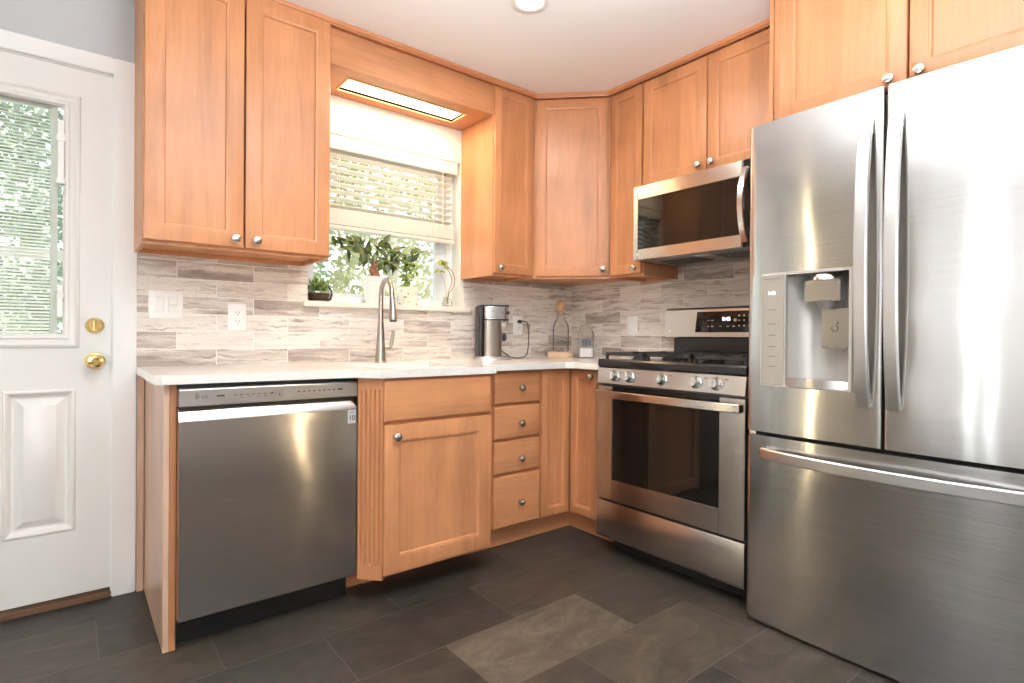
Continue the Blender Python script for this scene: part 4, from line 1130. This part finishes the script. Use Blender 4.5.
st_.build('stems', M_leafy, t); m.build('leaves', M_leafy, t, recalc=False)
# little vase with vine
t = thing('bud_vase', 'tiny glass vase with a curling vine at the right end of the sill', 'plant', (-.975, .025, SZ))
MB().lathe([(0, .001), (.020, .001), (.027, .012), (.028, .028), (.020, .045), (.017, .060), (.015, .060), (.018, .044), (.025, .028), (.024, .013), (0, .005)], seg=24).build('vase', M_clear, t)
m = MB(); rnd = random.Random(8)
for i in range(14):
    a = rnd.uniform(0, 2*PI); m.leaf((0, 0, rnd.uniform(.012, .05)), (math.cos(a), math.sin(a), .8), (0, 0, 1), .032, .014, .1, .3)
m.build('lower_leaves', M_leafy, t, recalc=False)
m = MB()
P1 = smooth_path([(0, 0, .02), (.012, 0, .08), (.042, -.005, .13), (.038, -.008, .19), (-.005, -.01, .235), (-.050, -.012, .262)])
P2 = smooth_path([(0, 0, .02), (.008, 0, .09), (.026, -.005, .15), (.005, -.008, .205), (-.050, -.012, .245)])
P3 = smooth_path([(0, 0, .02), (-.01, 0, .10), (-.035, -.004, .17), (-.075, -.01, .222)])
m.tube(P1, .0022, 6); m.tube(P2, .0022, 6); m.tube(P3, .0011, 6)
m.build('vine_stem', mat('vine_stem', (.34, .22, .10), .5), t)
m = MB()
for i in range(16):
    p = rnd.choice((P1, P2, P3)); p = p[-1-rnd.randint(0, 4)]; a = rnd.uniform(0, 2*PI)
    m.leaf(p, (math.cos(a), .4*math.sin(a), rnd.uniform(-.6, .6)), (0, -.8, .6), .034, .022, .1, .3)
m.build('vine_leaves', M_leafy, t, recalc=False)

# ================================================================== CEILING LIGHTS
def can(x, y, label):
    t = thing('recessed_light', label, 'light', (x, y, CEIL), 0, 'recessed ceiling lights')
    MB().lathe([(.052, -.001), (.075, -.001), (.076, -.005), (.070, -.008), (.055, -.006), (.052, -.001)], seg=40).build('trim_ring', M_trim, t)
    MB().lathe([(0, -.002), (.0515, -.002), (.0515, -.0005), (0, -.0005)], seg=32).build('lens', emissive('can_glow', (1.0, .93, .82), 14.0), t)
    d_ = light('can_lamp', 'AREA', (x, y, CEIL-.012), 7, (1.0, .92, .80), .1); d_.data.shape = 'DISK'
can(-1.222, -.985, 'round recessed ceiling light above the floor in front of the sink')

# ================================================================== OUTSIDE
M_ground = mat('pale_ground', (.16, .26, .08), .9); n = N(M_ground); n.color(n.ramp(n.noise(n.pos(), 9, 5), [(.3, (.38, .38, .34)), (.7, (.55, .54, .50))]))  # pale grey colour, lifted to bounce neutral light up onto the door blind
struct(MB().box(-25, 25, .2, 40, -.6, -.5).build('ground', M_ground))
M_fol = [mat('foliage_%d' % i, c_, .55) for i, c_ in enumerate(((.24, .30, .19), (.34, .40, .24), (.26, .32, .26), (.42, .42, .26)))]
M_bark = mat('tree_bark', (.42, .40, .33), .9)
def tree(x, y, r, h, mi, label, nl=1500, seed=0, name='garden_tree', zb=-.5):
    rnd = random.Random(seed); t = thing(name, label, 'tree', (x, y, zb), 0, 'trees outside the house')
    MB().tube([(0, 0, 0), (.05, 0, h*.4), (0, 0, h*.75)], [.16, .12, .05], 8).build('trunk', M_bark, t)
    m = MB()
    for i in range(nl):
        u = rnd.uniform(-1, 1); a = rnd.uniform(0, 2*PI); q = rnd.uniform(.45, 1)**.5
        s = math.sqrt(1-u*u)
        lump = 1+.22*math.sin(3*a+seed)+.15*math.sin(5*u*3+seed)
        p = Vector((r*q*lump*s*math.cos(a), r*q*lump*s*math.sin(a), h*.55+h*.5*q*u))
        d_ = Vector((rnd.uniform(-1, 1), rnd.uniform(-1, 1), rnd.uniform(-1, .6)))
        sz = rnd.uniform(.05, .11); nn = d_.orthogonal().normalized(); dd_ = d_.normalized(); sd = dd_.cross(nn)
        v = [m.bm.verts.new(p+dd_*sz*k1+sd*sz*k2) for k1, k2 in ((-1, 0), (0, -.45), (1, 0), (0, .45))]; m.bm.faces.new(v)
    m.build('crown', M_fol[mi], t, smooth=False, recalc=False)
tree(-0.9, 6.0, 1.15, 6.0, 1, 'bright green tree in the middle of the kitchen window view', 4500, 1)
tree(1.9, 6.6, 1.25, 6.6, 3, 'yellow-green tree at the right side of the kitchen window view', 5000, 2)
tree(0.6, 10.5, 1.6, 8.0, 0, 'tall darker tree farther back in the kitchen window view', 5000, 3)
tree(-3.6, 6.2, 1.1, 5.0, 2, 'grey-green tree seen through the right part of the door glass', 4000, 4)
tree(-4.4, 10.6, 1.7, 6.5, 1, 'tall green tree at the left edge of the door glass', 4500, 5)
# ------------------------------------------------------------------
